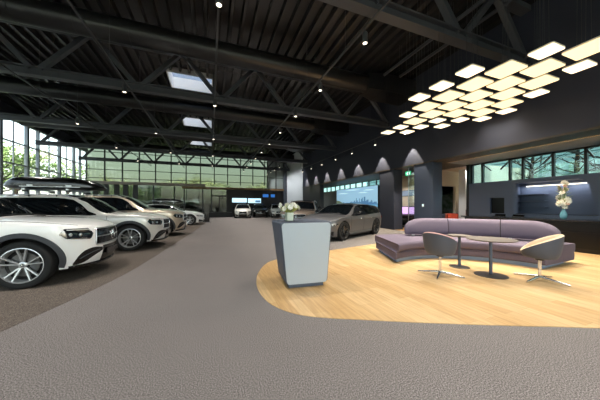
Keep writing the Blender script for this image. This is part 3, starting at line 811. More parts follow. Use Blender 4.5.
# video wall with a city skyline
vw = thing('video_wall', 'large bright blue video wall showing a waterfront city skyline', 'screen', (12.22, 0, 0))
MB().box(-.06, .07, 15.0, 21.5, .45, 2.96).build('casing', 'car_black', vw)
MB().box(-.066, -.06, 15.05, 21.45, 1.45, 2.92).build('sky_picture', 'screen_sky', vw)
MB().box(-.066, -.06, 15.05, 21.45, .5, 1.45).build('water_picture', 'screen_water', vw)
rng = random.Random(11); cm = MB(); y = 15.15
while y < 20.2:
    w = .08+.13*rng.random(); c = math.exp(-((y-17.2)/1.1)**2); h = .1+.14*rng.random()+.62*c*rng.random()
    cm.box(-.072, -.066, y, y+w, 1.45, 1.45+h); y += w*.95
cm.box(-.072, -.066, 15.05, 21.45, 1.42, 1.5); cm.build('skyline_picture', 'screen_city', vw)
lm = MB().prism([(19.6,1.4),(21.45,1.3),(21.45,1.86),(20.9,1.8),(20.3,1.62)], -.0715, -.067, lambda a,b,c: (c,a,b)); lm.build('shore_picture', 'screen_land', vw)
cl = MB()
for (y0, y1, z) in ((15.4,17.0,2.62),(17.4,19.9,2.75),(19.2,21.2,2.5),(16.2,17.7,2.44)):
    cl.prism([(y0,z),(y0+(y1-y0)*.3,z-.04),(y1,z),(y1-(y1-y0)*.3,z+.07),(y0+(y1-y0)*.35,z+.05)], -.0705, -.066, lambda a,b,c: (c,a,b))
cl.build('cloud_picture', 'screen_cloud', vw)

# screens on the far wall
def wall_screen(lab, x0, x1, z0, z1, m, grp='far wall screens'):
    t = thing('wall_screen', lab, 'screen', ((x0+x1)/2, YF-.03, (z0+z1)/2), 0, grp); w, h = (x1-x0)/2, (z1-z0)/2
    MB().box(-w, w, -.06, 0, -h, h).build('casing', 'car_black', t); MB().box(-w+.03, w-.03, -.066, -.06, -h+.03, h-.03).build('display', m, t)
    return t
wall_screen('pale lit display on the far wall, left of the pair above the compact silver car', 2.45, 4.3, 1.72, 2.32, 'screen_pale')
t = wall_screen('pale lit display on the far wall, right of the pair above the compact silver car', 4.4, 6.1, 1.66, 2.3, 'screen_pale')
MB().box(.1, .75, -.072, -.066, -.22, .05).build('picture_block', 'screen_city', t)
wall_screen('small blue display high on the dark far wall, the left one of two', 6.3, 7.1, 2.42, 2.86, 'screen_blue')
wall_screen('small blue display high on the dark far wall, the right one of two', 7.35, 7.95, 2.42, 2.86, 'screen_blue')
ip = thing('information_stele', 'slim black information stele beside the last white car of the row', 'stele', (-.3, 20.4, 0))
MB().box(-.3, .3, -.25, .25, 0, .03).build('base', 'car_black', ip); MB().box(-.2, .2, -.05, .05, .03, 1.45).build('panel', 'car_gloss', ip, bevel=.01)
# ---------------------------------------------------------------- cars
def herm(tab):
    X = [p[0] for p in tab]; Y = [p[1] for p in tab]; n = len(X)
    d = [(Y[i+1]-Y[i])/(X[i+1]-X[i]) for i in range(n-1)]
    m = [d[0]]+[0 if d[i-1]*d[i] <= 0 else 2*d[i-1]*d[i]/(d[i-1]+d[i]) for i in range(1, n-1)]+[d[-1]]
    def f(x):
        if x <= X[0]: return Y[0]
        if x >= X[-1]: return Y[-1]
        lo = 0
        while X[lo+1] < x: lo += 1
        h = X[lo+1]-X[lo]; t = (x-X[lo])/h
        return (2*t**3-3*t*t+1)*Y[lo]+(t**3-2*t*t+t)*h*m[lo]+(-2*t**3+3*t*t)*Y[lo+1]+(t**3-t*t)*h*m[lo+1]
    return f

SPECS = {
 'suv': dict(wb=2.873, nose=2.30, tail=-2.36, W=1.89, R=.37, arch=.435, sill=.27,
    top=[(-2.36,.98),(-2.30,1.1),(-2.14,1.34),(-1.98,1.53),(-1.6,1.585),(-.9,1.63),(-.3,1.64),(-.0,1.6),(.27,1.49),(.6,1.29),(.83,1.15),(.95,1.115),(1.5,1.085),(1.9,1.045),(2.15,.985),(2.30,.905)],
    belt=[(-2.36,.97),(-1.9,1.1),(-1.0,1.06),(0,1.03),(1.0,1.03),(1.5,1.01),(1.95,.955),(2.30,.895)],
    nosex=[(.2,-.10),(.35,-.03),(.5,0),(.7,-.005),(.85,-.03),(.95,-.085)], hdr=.15, cowl=.86, dlo=(-1.95, .62), rails=True, flare=True),
 'large': dict(wb=2.995, nose=2.37, tail=-2.55, W=1.95, R=.385, arch=.45, sill=.29,
    top=[(-2.55,1.05),(-2.48,1.2),(-2.3,1.5),(-2.12,1.68),(-1.7,1.735),(-.9,1.77),(-.3,1.77),(.0,1.73),(.28,1.61),(.6,1.4),(.87,1.24),(1.0,1.2),(1.5,1.175),(1.95,1.125),(2.2,1.06),(2.37,.96)],
    belt=[(-2.55,1.03),(-2.0,1.17),(-1.0,1.13),(0,1.1),(1.0,1.1),(1.5,1.09),(2.0,1.03),(2.37,.95)],
    nosex=[(.2,-.10),(.35,-.03),(.55,0),(.8,-.005),(.92,-.03),(1.02,-.085)], hdr=.15, cowl=.9, dlo=(-2.05, .65), rails=True, flare=True),
 'wagon': dict(wb=2.80, nose=2.33, tail=-2.40, W=1.85, R=.355, arch=.40, sill=.2,
    top=[(-2.40,.90),(-2.34,.98),(-2.15,1.17),(-1.9,1.32),(-1.4,1.385),(-.8,1.425),(-.3,1.43),(.1,1.39),(.45,1.27),(.8,1.11),(1.05,1.005),(1.2,.975),(1.6,.935),(2.0,.865),(2.2,.79),(2.33,.70)],
    belt=[(-2.40,.89),(-1.9,.965),(-1.0,.93),(0,.905),(1.0,.895),(1.5,.86),(2.0,.775),(2.33,.69)],
    nosex=[(.15,-.10),(.28,-.03),(.42,0),(.55,-.01),(.68,-.05),(.78,-.12)], hdr=.2, cowl=1.08, dlo=(-2.0, .8), rails=False, flare=False),
 'hatch': dict(wb=2.70, nose=2.16, tail=-2.2, W=1.80, R=.33, arch=.385, sill=.2,
    top=[(-2.2,.95),(-2.12,1.08),(-1.95,1.36),(-1.75,1.48),(-1.2,1.54),(-.6,1.56),(-.1,1.55),(.25,1.49),(.6,1.35),(1.0,1.13),(1.2,1.04),(1.5,1.0),(1.8,.94),(2.02,.86),(2.16,.77)],
    belt=[(-2.2,.93),(-1.7,.99),(-.8,.96),(0,.93),(1.0,.93),(1.5,.9),(1.9,.83),(2.16,.76)],
    nosex=[(.15,-.09),(.3,-.03),(.45,0),(.6,-.01),(.72,-.05),(.82,-.12)], hdr=.28, cowl=1.16, dlo=(-1.75, .92), rails=False, flare=False),
}

class CarShape:
    NF, MF = 2.5, 2.3
    def __init__(s, sp):
        s.sp = sp; s.top = herm(sp['top']); s.belt = herm(sp['belt']); s.nx = herm(sp['nosex'])
        s.xc = sp['nose']-.82; s.xrc = sp['tail']+.6; s.hw = sp['W']/2
        b = s.belt(0)
        s.wz = herm([(.0,.90),(sp['sill'],.935),(.45*b,.975),(.62*b,.995),(.8*b,1.0),(.92*b,.992),(b,.955),(b+.15,.93)])
    def xf(s, z): return s.sp['nose']+s.nx(z)
    def xr(s, z): return s.sp['tail']+(.10*(z-.55)**2+ (.04 if z < .35 else 0))
    def col(s, c, z, wide=0.0):
        """c = ('m', x) along the side, ('f', s) front corner, ('r', s) rear corner -> x, y (left side)."""
        w = s.hw*s.wz(z)+wide
        if c[0] == 'm': return c[1], w*(1-.012*(c[1]/2)**2)
        a = c[1]
        e = w*(max(0, 1-a**s.NF))**(1/s.MF)*(1-.012)
        if c[0] == 'f': return s.xc+(s.xf(z)-s.xc)*a, e
        return s.xrc+(s.xr(z)-s.xrc)*a, e
    def col_at(s, x):
        if x > s.xc: return ('f', min(1, (x-s.xc)/(s.sp['nose']-s.xc)))
        if x < s.xrc: return ('r', min(1, (s.xrc-x)/(s.xrc-s.sp['tail'])))
        return ('m', x)
    def side(s, x, z, sg):
        X, y = s.col(s.col_at(x), z); return Vector((X, sg*y, z))
    def front(s, t, z):                         # t in degrees from the centre, + is left
        a = abs(t); c = ('f', cos(R(a))**(2/s.NF)); X, y = s.col(c, z); return Vector((X, math.copysign(y, t), z))
    def rear(s, t, z):
        a = abs(t); c = ('r', cos(R(a))**(2/s.NF)); X, y = s.col(c, z); return Vector((X, math.copysign(y, t), z))
    def upper(s, c, k, sg):
        """k 0..1: belt -> roof edge (.5) -> centre line (1)."""
        ref = c[1] if c[0] == 'm' else (s.xc+(s.sp['nose']-s.xc)*c[1] if c[0] == 'f' else s.xrc+(s.sp['tail']-s.xrc)*c[1])
        zb = s.belt(ref); X, yb = s.col(c, zb); zc = max(s.top(ref), zb+.004); H = zc-zb
        yr = max(0, yb*(1-.03)-.33*H*min(1, H/.25)-.0*H) if yb > .0 else 0
        yr = min(yr, yb)
        if H < .14: zr = zb+.45*H; yr = yb*.93
        else:
            q = min(1, (H-.14)/.25); zr = zb+(.45+.43*q)*H; yr = yb*.93*(1-q)+yr*q
        if k <= .5:
            u = k/.5; y = yb+(yr-yb)*u+.035*H*4*u*(1-u)*.6; z = zb+(zr-zb)*u
        else:
            u = (k-.5)/.5; y = yr*(1-u); e = 1-(1-u)**2.3; z = zr+(zc-zr)*e
        return Vector((X, sg*y, z))

def patch(fn, us, vs, off, ref=Vector((0,0,.6)), thick=.006):
    """A thin panel laid on a surface: fn(u, v) pushed out along its normal, with its rim closed inward."""
    rows = []; base = []
    for u in us:
        r = []; b = []
        vv = vs(u) if callable(vs) else vs
        for v in vv:
            e = 1e-3; p = fn(u, v); n = (fn(u+e, v)-fn(u-e, v)).cross(fn(u, v+e)-fn(u, v-e))
            n = n.normalized() if n.length > 1e-12 else Vector((0,0,1))
            if n.dot(p-ref) < 0: n = -n
            r.append(p+n*off); b.append(p+n*(off-thick))
        rows.append(r); base.append(b)
    mb = MB().grid(rows)
    loop = lambda G: [G[0][j] for j in range(len(G[0]))]+[G[i][-1] for i in range(1, len(G))]+[G[-1][j] for j in range(len(G[0])-2, -1, -1)]+[G[i][0] for i in range(len(G)-2, 0, -1)]
    mb.grid([loop(rows), loop(base)], close_u=True)
    return mb
def lsp(a, b, n): return [a+(b-a)*i/n for i in range(n+1)]

def body_mesh(S):
    sp = S.sp; ax = sp['wb']/2; Ra = sp['arch']; R0 = sp['R']
    xs = set()
    for a in (ax, -ax):
        for i in range(21): xs.add(round(a-Ra*cos(pi*i/20), 4))
        xs.add(round(a-Ra-.004, 4)); xs.add(round(a+Ra+.004, 4))
    lo_x, hi_x = S.xrc-(S.xrc-sp['tail'])*.62, S.xc+(sp['nose']-S.xc)*.72
    for i in range(40): xs.add(round(lo_x+(hi_x-lo_x)*i/39, 4))
    xs = sorted(x for x in xs if lo_x <= x <= hi_x); keep = []
    for x in xs:
        if not keep or x-keep[-1] > .003: keep.append(x)
    cols = []
    a0 = math.acos(.62**(S.NF/2)); a1 = math.acos(.72**(S.NF/2))
    for i in range(10): t = a0*i/10; cols.append(('r', cos(t)**(2/S.NF)))
    cols += [S.col_at(x) for x in keep]
    for i in range(1, 15): t = a1*(1-i/14); cols.append(('f', cos(t)**(2/S.NF)))
    def ref(c): return c[1] if c[0] == 'm' else (S.xc+(sp['nose']-S.xc)*c[1] if c[0] == 'f' else S.xrc+(sp['tail']-S.xrc)*c[1])
    def low(x):
        for a in (ax, -ax):
            d = abs(x-a)
            if d <= Ra+.0005: return max(sp['sill'], R0+math.sqrt(max(0, Ra*Ra-d*d)))
        return sp['sill']-(.03 if x > ax+Ra or x < -ax-Ra else 0)
    NV = 9; K = 14; mb = MB()
    for sg in (1, -1):
        rows = []
        for c in cols:
            x = ref(c); b = S.belt(x); l = min(low(x), b-.05); row = []
            X, y = S.col(c, l); row.append((X, sg*max(0, y-.09), l+.01)); row.append((X, sg*max(0, y-.012), l-.004))
            for v in range(NV+1):
                z = l+(b-l)*v/NV; X, y = S.col(c, z); row.append((X, sg*y, z))
            for k in range(1, K+1): row.append(tuple(S.upper(c, k/K, sg)))
            rows.append(row)
        mb.grid(rows)
    return mb

def wheel(name, root, x, y, sg, R0, style, fine, steer=0):
    dark = style == 'five_dark'
    t = MB(); w = .12
    pr = [(R0*.72,-w*.86),(R0*.80,-w*.98),(R0*.93,-w),(R0*.985,-w*.86),(R0,-w*.62),(R0,w*.62),(R0*.985,w*.86),(R0*.93,w),(R0*.80,w*.98),(R0*.72,w*.86)]
    t.lathe(pr, 48 if fine else 28, axis='y')
    o = t.build('wheel', 'tyre', root, smooth=45); o.location = (x, y, R0); o.rotation_euler = (0, 0, steer)
    r = MB(); e = sg
    r.lathe([(R0*.73, e*w*.9),(R0*.745, e*w*.97),(R0*.715, e*w*.99),(R0*.68, e*w*.80),(R0*.66, e*w*.25),(R0*.66,-e*w*.8)], 40 if fine else 24, axis='y')
    def spoke(ang, r0, r1, w0, w1, o0, o1, mb, sk=0):
        d = Vector((cos(ang), 0, sin(ang))); q = Vector((-sin(ang), 0, cos(ang)))
        a = d*r0; b = d*r1+q*sk; n = Vector((0, e, 0))
        lo = [a-q*w0+n*(o0-.03), a+q*w0+n*(o0-.03), b+q*w1+n*(o1-.03), b-q*w1+n*(o1-.03)]
        hi = [a-q*w0*.7+n*o0, a+q*w0*.7+n*o0, b+q*w1*.75+n*o1, b-q*w1*.75+n*o1]
        mb.hull8(lo, hi)
    for k in range(5):
        g = R(90+72*k)
        if style == 'double':
            for s in (-1, 1): spoke(g+s*R(6), R0*.12, R0*.70, .016, .0125, w*.62, w*.92, r, s*R0*.075)
        else:
            spoke(g, R0*.1, R0*.70, .04, .022, w*.6, w*.9, r)
            for s in (-1, 1): spoke(g+s*R(14), R0*.3, R0*.70, .012, .012, w*.68, w*.9, r, s*R0*.12)
    r.lathe([(0, e*w*.7),(R0*.09, e*w*.7),(R0*.14, e*w*.64),(R0*.15, e*w*.5)], 20, axis='y')
    r.build('rim', M['rim_grey'] if dark else 'rim_face', o, smooth=35)
    MB().lathe([(0, e*w*.1),(R0*.655, e*w*.1),(R0*.655,-e*w*.5)], 28, axis='y').build('rim_barrel', 'rim_dark', o, smooth=40)
    if fine:
        MB().lathe([(R0*.18, e*w*.28),(R0*.5, e*w*.28),(R0*.5, e*w*.12)], 32, axis='y').build('brake_disc', 'disc', o, smooth=40)
        mm = MB()
        mm.lathe([(0, e*w*.74),(R0*.06, e*w*.735),(R0*.075, e*w*.70)], 16, axis='y'); mm.build('hub_cap', 'rim_dark', o, smooth=40)
        star_emblem(.016, lambda a, b: Vector((a, e*w*.75, b))).build('star_emblem', 'chrome', o)

M['rim_grey'] = mat('rim_gunmetal', '#4a4a4b', .3, metal=.8)
def star_emblem(r, fn):
    mb = MB(); n = 24; tr = r*.11
    P = [fn(r*cos(2*pi*i/n), r*sin(2*pi*i/n)) for i in range(n)]
    mb.tube(P, tr, 6, closed=True)
    for k in range(3):
        g = R(90+120*k); mb.tube([fn(0, 0), fn(r*.97*cos(g), r*.97*sin(g))], [r*.2, tr*.7], 6)
    return mb

def make_car(label, kind, paint, loc, rz, group=None, fine=True, rim='double', plate=None, roof='car_black', name='car', steer=0):
    sp = SPECS[kind]; S = CarShape(sp); ax = sp['wb']/2; tall = kind in ('suv', 'large')
    t = thing(name, label, 'car', loc, rz, group)
    body_mesh(S).build('body', paint, t, smooth=32)
    b0 = S.belt(0)
    # underbody and wheel wells
    ub = MB().box(-ax+.40, ax-.40, -S.hw+.13, S.hw-.13, sp['sill']-.06, b0-.12).box(sp['tail']+.2, ax+.44 if not tall else ax+.5, -S.hw+.34, S.hw-.34, sp['sill']-.05, b0-.16)
    ub.build('underbody', 'car_black', t)
    # glass house
    def up(x, k, sg): return S.upper(S.col_at(x), k, sg)
    def ws(u, v): return up(u, .5+.5*min(1, 1-abs(v)) if abs(v) <= 1 else .5, 1 if v >= 0 else -1)
    vs_ = [-.93+1.86*i/18 for i in range(19)]
    patch(ws, lsp(sp['hdr'], sp['cowl'], 12), vs_, .005).build('windscreen', 'car_glass', t, smooth=60)
    rx0, rx1 = sp['top'][1][0]+.06, sp['top'][3][0]+.05
    patch(ws, lsp(rx0, rx1-.02, 6), [-.86+1.72*i/14 for i in range(15)], .005).build('rear_window', 'car_glass', t, smooth=60)
    if roof: patch(ws, lsp(-1.35 if kind != 'hatch' else -.9, sp['hdr']-.08, 12), [-.80+1.6*i/14 for i in range(15)], .004).build('panoramic_roof', 'car_glass', t, smooth=60)
    x0, x1 = sp['dlo']
    def kspan(x):
        H = S.top(x)-S.belt(x); lo = .055 if H > .3 else .1
        f = min(1, max(0, (x1-x)/.55)); g = min(1, max(0, (x-x0)/.5))
        hi = .425 if tall else .46
        hi = lo+(hi-lo)*max(.06, min(1, (1-(1-min(1, g*1.0))**2)*1.0))*max(.05, min(1, f*1.3)) if True else hi
        return lo, hi
    def pane(xa, xb, off, m, nm, grow=0):
        for sg in (1, -1):
            patch(lambda x, k: up(x, k, sg), lsp(xa, xb, 14), lambda x: lsp(max(.02, kspan(x)[0]-grow), min(.5, kspan(x)[1]+grow), 6), off).build(nm, m, t, smooth=50)
    xb = -.12; xq = -1.12 if kind != 'large' else -1.2
    pane(x0-.03, x1+.03, .003, 'car_gloss', 'window_surround', .03)
    pane(xb+.045, x1, .007, 'car_glass', 'front_side_glass'); pane(xq+.03, xb-.045, .007, 'car_glass', 'rear_side_glass'); pane(x0+.02, xq-.03, .007, 'car_glass', 'quarter_glass')
    for sg in (1, -1):                          # bright strip under the side glass
        MB().tube([up(x, max(.0, kspan(x)[0]-.035), sg)+Vector((0, sg*.004, 0)) for x in lsp(x0, x1+.02, 24)], .008, 6).build('window_trim_strip', 'chrome', t, smooth=60)
    # doors, handles, sill trim, arch trim, mirrors
    for sg in (1, -1):
        for (xa, xz, nm) in ((xb-.0, sp['wb']/2-sp['arch']-.10, 'front_door'), (-ax+.24, xb-.02, 'rear_door')):
            z0 = sp['sill']+.1
            def sd(x, z): return S.side(x, z, sg)
            def zs(x, g=0):
                lo = z0
                d = abs(x+ax)
                if d < sp['arch']+.09: lo = max(lo, sp['R']+math.sqrt(max(0, (sp['arch']+.09)**2-d*d)))
                return lsp(lo-g, S.belt(x)-.012+g*.5, 8)
            patch(sd, lsp(xa+.008, xz-.008, 12), zs, .004).build(nm, paint, t, smooth=40)
            patch(sd, lsp(xa-.001, xz+.001, 12), lambda x: zs(x, .009), .0018).build('door_gap', 'car_black', t, smooth=40)
            hx = xa+.17; hz = S.belt(hx)-.11
            p0, p1 = S.side(hx-.1, hz, sg), S.side(hx+.1, hz+.004, sg); n = Vector((0, sg, 0))
            MB().tube([p0+n*.0, p0+n*.028+Vector((.02,0,0)), p1+n*.028-Vector((.02,0,0)), p1], .013, 8).build('door_handle', 'chrome' if not tall else paint, t, smooth=60)
        if fine:
            MB().tube([S.side(x, sp['sill']+.03, sg)+Vector((0, sg*.004, 0)) for x in lsp(-ax+sp['arch']+.03, ax-sp['arch']-.03, 16)], .03, 8).build('sill_trim', 'car_grey' if tall else paint, t, smooth=60)
        for a in (ax, -ax):
            ra = sp['arch']; P = []
            lo_ang = 3
            for i in range(25):
                g = R(lo_ang+(180-2*lo_ang)*i/24); P.append(S.side(a+(ra+.004)*cos(g), sp['R']+(ra+.004)*sin(g), sg)-Vector((0, sg*.008, 0)))
            if sp['flare']: patch(lambda g, r: S.side(a+r*cos(R(g)), sp['R']+r*sin(R(g)), sg), lsp(-12, 192, 30), lsp(ra-.004, ra+.07, 3), .014, thick=.03).build('wheel_arch_trim', 'car_grey', t, smooth=60)
            else: MB().tube(P, .010, 8).build('wheel_arch_trim', 'car_black', t, smooth=60)
        mx = sp['cowl']-.48; mb_ = up(mx, .12, sg)
        m1 = MB().ball(mb_+Vector((-.03, sg*.17, .10)), .105, 14, 9, (.7, 1.05, .6)); mo = m1.build('mirror', 'car_gloss', t, smooth=80)
        MB().tube([mb_, mb_+Vector((-.01, sg*.07, .03)), mb_+Vector((-.02, sg*.12, .07))], [.03,.022,.03], 8).build('mirror_arm', 'car_black', mo)
        MB().ball(mb_+Vector((-.085, sg*.17, .10)), .08, 12, 7, (.15, 1.0, .7)).build('mirror_glass', 'chrome', mo)
        if sp['rails']:
            pts = [up(x, .49, sg) for x in lsp(-1.75, .05, 16)]
            pts = [p+Vector((0, 0, .045 if 0 < i < 16 else .0)) for i, p in enumerate(pts)]
            ro = MB().tube(pts, .017, 8).build('roof_rail', 'silver', t, smooth=60)
            for i in (3, 8, 13): MB().bar(pts[i]-Vector((0,0,.05)), pts[i], .04, .02, (1,0,0)).build('rail_foot', 'car_black', ro)
    # front end
    zh = S.belt(sp['nose'])                     # height of the bonnet lip
    fr = lambda a, z: S.front(a, z)
    g0, g1 = (zh-.30, zh-.015) if tall else (zh-.27, zh-.06)
    def gw(z): q = (z-g0)/(g1-g0); return (30-4*q-5*max(0, .25-q)) if tall else (25-5*q+0*q)
    def gp_(u, v): return S.front(u*gw(v), v)
    patch(lambda v, u: gp_(u, v), lsp(g0, g1, 8), lsp(-1, 1, 20), .006).build('grille', 'car_gloss', t, smooth=50)
    ring = [gp_(u, g0) for u in lsp(-1, 1, 14)]+[gp_(1, z) for z in lsp(g0, g1, 6)[1:]]+[gp_(u, g1) for u in lsp(1, -1, 14)[1:]]+[gp_(-1, z) for z in lsp(g1, g0, 6)[1:-1]]
    MB().tube([p+Vector((.008,0,0)) for p in ring], .012, 6, closed=True).build('grille_frame', 'silver' if fine else 'chrome', t, smooth=60)
    zm = (g0+g1)/2
    if fine:
        bars = ([zm] if tall else [zm]); mb = MB()
        for zz in bars:
            for s in (-1, 1): mb.tube([S.front(s*a, zz)+Vector((.014,0,0)) for a in lsp(5.5, gw(zz)*.97, 8)], .011, 6)
        mb.build('grille_bar', 'silver', t, smooth=60)
        for i in range(-9, 10):
            if abs(i) < 2: continue
            a = i*2.4
            if abs(a) > gw(zm)-1.5: continue
            MB().tube([S.front(a, z)+Vector((.008,0,0)) for z in lsp(g0+.02, g1-.02, 4)], .004, 5).build('grille_blade', 'car_grey', t)
    fx = S.front(0, zm).x+.022
    star_emblem(.088 if tall else .078, lambda a, b: Vector((fx-.1*abs(a)*.1, a, zm+b))).build('star_emblem', 'chrome', t, smooth=60)
    for s in (1, -1):
        z_in0, z_in1 = (zh-.185, zh+.005) if tall else (zh-.13, zh-.035)
        A0, A1 = (31, 66) if tall else (33, 74)
        def lam(a):
            q = (a-A0)/(A1-A0); lo = z_in0+.045*q**1.5; hi = z_in1+.012*q
            sh = min(1, q/.12, (1-q)/.18+.18); m_ = (lo+hi)/2
            return lsp(m_+(lo-m_)*sh, m_+(hi-m_)*sh, 6)
        hl = patch(lambda a, z: S.front(s*a, z), lsp(A0, A1, 20), lam, .007).build('headlight', 'lamp_glass', t, smooth=60)
        MB().tube([S.front(s*a, lam(a)[-1]-.018)+Vector((.012, s*.012, 0)) for a in lsp(A0+3, A1-7, 12)], .010, 6).build('daytime_light', 'lamp_white', hl, smooth=60)
        MB().tube([S.front(s*a, lam(a)[0]+.018)+Vector((.010, s*.010, 0)) for a in lsp(A0+5, A1-9, 10)], .006, 6).build('chrome_accent', 'chrome', hl, smooth=60)
        for a in (46, 56):
            p = S.front(s*a, (lam(a)[2]+lam(a)[3])/2); MB().ball(p+Vector((.004, s*.004, 0)), .032, 12, 8, (.7,.9,1)).build('projector_lens', 'silver', hl, smooth=80)
        # outer air intake
        i0, i1 = (.34, g0-.10) if tall else (.24, g0-.06)
        def lam2(a):
            q = (a-30)/(62-30); lo = i0-.02+.03*(1-q); hi = i0+(i1-i0)*(.5+.65*q**.8); return lsp(lo, hi, 5)
        b0_, b1_ = (30, 62)
        if tall:
            b0_, b1_ = 19, 54; e_ = zh-.895
            f_lo = herm([(19, .47+e_), (30, .40+e_), (44, .30+e_), (54, .275+e_)]); f_hi = herm([(19, .53+e_), (32, .55+e_), (42, .52+e_), (49, .44+e_), (54, .31+e_)])
            lam2 = lambda a: lsp(f_lo(a), f_hi(a), 5)
        ik = patch(lambda a, z: S.front(s*a, z), lsp(b0_, b1_, 16), lam2, .006).build('air_intake', 'car_gloss', t, smooth=50)
        MB().tube([S.front(s*a, (lam2(a)[0]*.45+lam2(a)[-1]*.55))+Vector((.01,s*.008,0)) for a in lsp(b0_+5, b1_-6, 8)], .008, 6).build('intake_blade', 'car_grey', ik)
        MB().tube([S.rear(s*a, S.belt(sp['tail'])-.10)-Vector((.004,0,0)) for a in lsp(35, 80, 14)], .045, 8).build('tail_light', 'lamp_red', t, smooth=60)
    # centre lower intake, lip, plate
    c0, c1 = (.27, g0-.04) if tall else (.20, g0-.05)
    patch(fr, lsp(-18 if tall else -27, 18 if tall else 27, 14), lsp(c0, c1, 5), .005).build('lower_intake', 'car_gloss', t, smooth=50)
    MB().tube([S.front(a, c0-.02)+Vector((.006,0,0)) for a in lsp(-58, 58, 30)], .028, 8).build('front_lip', 'car_gloss', t, smooth=60)
    px_ = S.front(0, (c0+c1)/2+.02).x
    if plate:
        po = MB().box(px_+.004, px_+.02, -.26, .26, (c1+c0)/2-.035, (c1+c0)/2+.075).build('number_plate', plate, t)
    if fine:
        bz = sp['cowl']
        MB().tube([ws(bz+.02+.03*abs(v), v)+Vector((0,0,.012)) for v in lsp(-.85, .85, 16)], .018, 6).build('wiper_cowl', 'car_black', t, smooth=60)
        for s in (1, -1):                       # bonnet shut line
            MB().tube([up(x, .44, s)+Vector((0,0,.0015)) for x in lsp(sp['cowl']+.12, sp['nose']-.22, 14)], .0035, 5).build('bonnet_gap', 'car_black', t)
    for a, st_ in ((ax, steer), (-ax, 0)):
        for s in (1, -1): wheel('wheel', t, a, s*(S.hw-.135), s, sp['R'], rim, fine, st_)
    return t

make_car('white sport utility car at the near end of the window row, largest in view', 'suv', 'paint_white', (-4.19, 5.87, .004), R(0), 'cars in the window row', plate='car_gloss')
make_car('white sport utility car carrying the large black roof box, second in the window row', 'suv', 'paint_silver', (-3.62, 9.0, .004), R(0), 'cars in the window row', plate='car_gloss')
make_car('tall champagne sport utility car, third in the window row, with a white plate', 'large', 'paint_beige', (-3.43, 12.2, .004), R(0), 'cars in the window row', plate='plate')
make_car('black car mostly hidden in the window row, fourth from the near end', 'wagon', 'paint_black', (-3.75, 15.3, .004), R(0), 'cars in the window row', fine=False)
make_car('low white car under a slim roof box at the far end of the window row', 'wagon', 'paint_white', (-2.73, 18.5, .004), R(0), 'cars in the window row', fine=False, rim='five')
make_car('matt grey estate car parked between the counter and the slate columns', 'wagon', 'paint_grey', (5.5, 9.12, .0), R(207.5), rim='five_dark', roof='car_black')
make_car('bronze sport utility car half hidden behind the matt grey estate', 'suv', 'paint_brown', (4.98, 12.8, .0), R(241), rim='five')
make_car('compact silver car facing the hall before the pale wall displays', 'hatch', 'paint_silver', (3.42, 27.5, 0), R(263), 'cars by the far wall', fine=False, rim='five')
make_car('compact white car facing the hall, partly hidden by the bronze sport utility car', 'hatch', 'paint_white', (7.38, 27.3, 0), R(263), 'cars by the far wall', fine=False, rim='five')
make_car('black car parked in shade between the two compact light cars', 'hatch', 'paint_black', (5.40, 28.0, 0), R(263), 'cars by the far wall', fine=False, rim='five')
make_car('teal-grey car parked outdoors beyond the far glazing', 'hatch', 'paint_teal', (-3.2, 36.0, 0), R(8), None, fine=False, rim='five')
make_car('dark car parked outdoors behind a hedge beyond the far glazing', 'wagon', 'paint_grey', (2.6, 38.0, 0), R(185), None, fine=False, rim='five')

def roof_box(lab, loc, rz, L, W, H):
    t = thing('roof_box', lab, 'roof box', loc, rz, 'roof boxes')
    def shellm(z0, z1, grow):
        rows = []; n = 36
        for zz in range(9):
            v = zz/8; z = z0+(z1-z0)*v; q = (1-v**3.2)**.5 if v < 1 else 0.0
            row = []
            for j in range(n):
                g = 2*pi*j/n; c, s = cos(g), sin(g)
                x = math.copysign(abs(c)**.45, c)*L/2*(1-.10*v)*(q*.35+.65 if v < 1 else .6); y = math.copysign(abs(s)**.38, s)*W/2*(q*.3+.7 if v < 1 else .65)
                taper = 1-.22*max(0, x/(L/2))**2
                row.append((x, y*taper, z-(.10*max(0, x/(L/2))**2.2)*v))
            rows.append(row)
        mb = MB().grid(rows, close_u=True); mb.f.append(tuple(range(n))[::-1]); o = len(rows)-1
        mb.f.append(tuple(o*n+j for j in range(n))); return mb
    shellm(.13, H, 0).build('lid', 'box_black', t, smooth=50)
    rows = []
    for z, k in ((.06,.80),(.075,.93),(.13,1.0),(.135,.99)):
        rows.append([(math.copysign(abs(cos(2*pi*j/36))**.45, cos(2*pi*j/36))*L/2*k, math.copysign(abs(sin(2*pi*j/36))**.38, sin(2*pi*j/36))*W/2*k*(1-.22*max(0, math.copysign(abs(cos(2*pi*j/36))**.45, cos(2*pi*j/36)))**2), z) for j in range(36)])
    mb = MB().grid(rows, close_u=True); mb.f.append(tuple(range(36))[::-1]); mb.build('base_shell', 'car_black', t, smooth=40)
    for x in (-.42*L/2, .42*L/2):
        MB().box(x-.03, x+.03, -.66, .66, .02, .06).build('cross_bar', 'silver', t)
        for s in (-1, 1): MB().box(x-.05, x+.05, s*.58-.03, s*.58+.03, -.03, .02).build('bar_foot', 'car_black', t)
    for s in (-1, 1):
        MB().box(-L*.30, L*.30, s*W*.487-.006, s*W*.487+.006, .112, .128).build('trim_strip', 'silver', t)
        for x in (-L*.2, L*.18): MB().box(x-.06, x+.06, s*W*.489-.012, s*W*.489+.012, .135, .165).build('latch', 'silver', t)
roof_box('large glossy black roof box on the second white car of the row', (-4.15, 9.0, 1.715), 0, 2.15, .92, .40)
roof_box('slim black roof box on the low white car at the far end', (-2.75, 18.5, 1.47), 0, 1.9, .85, .34)
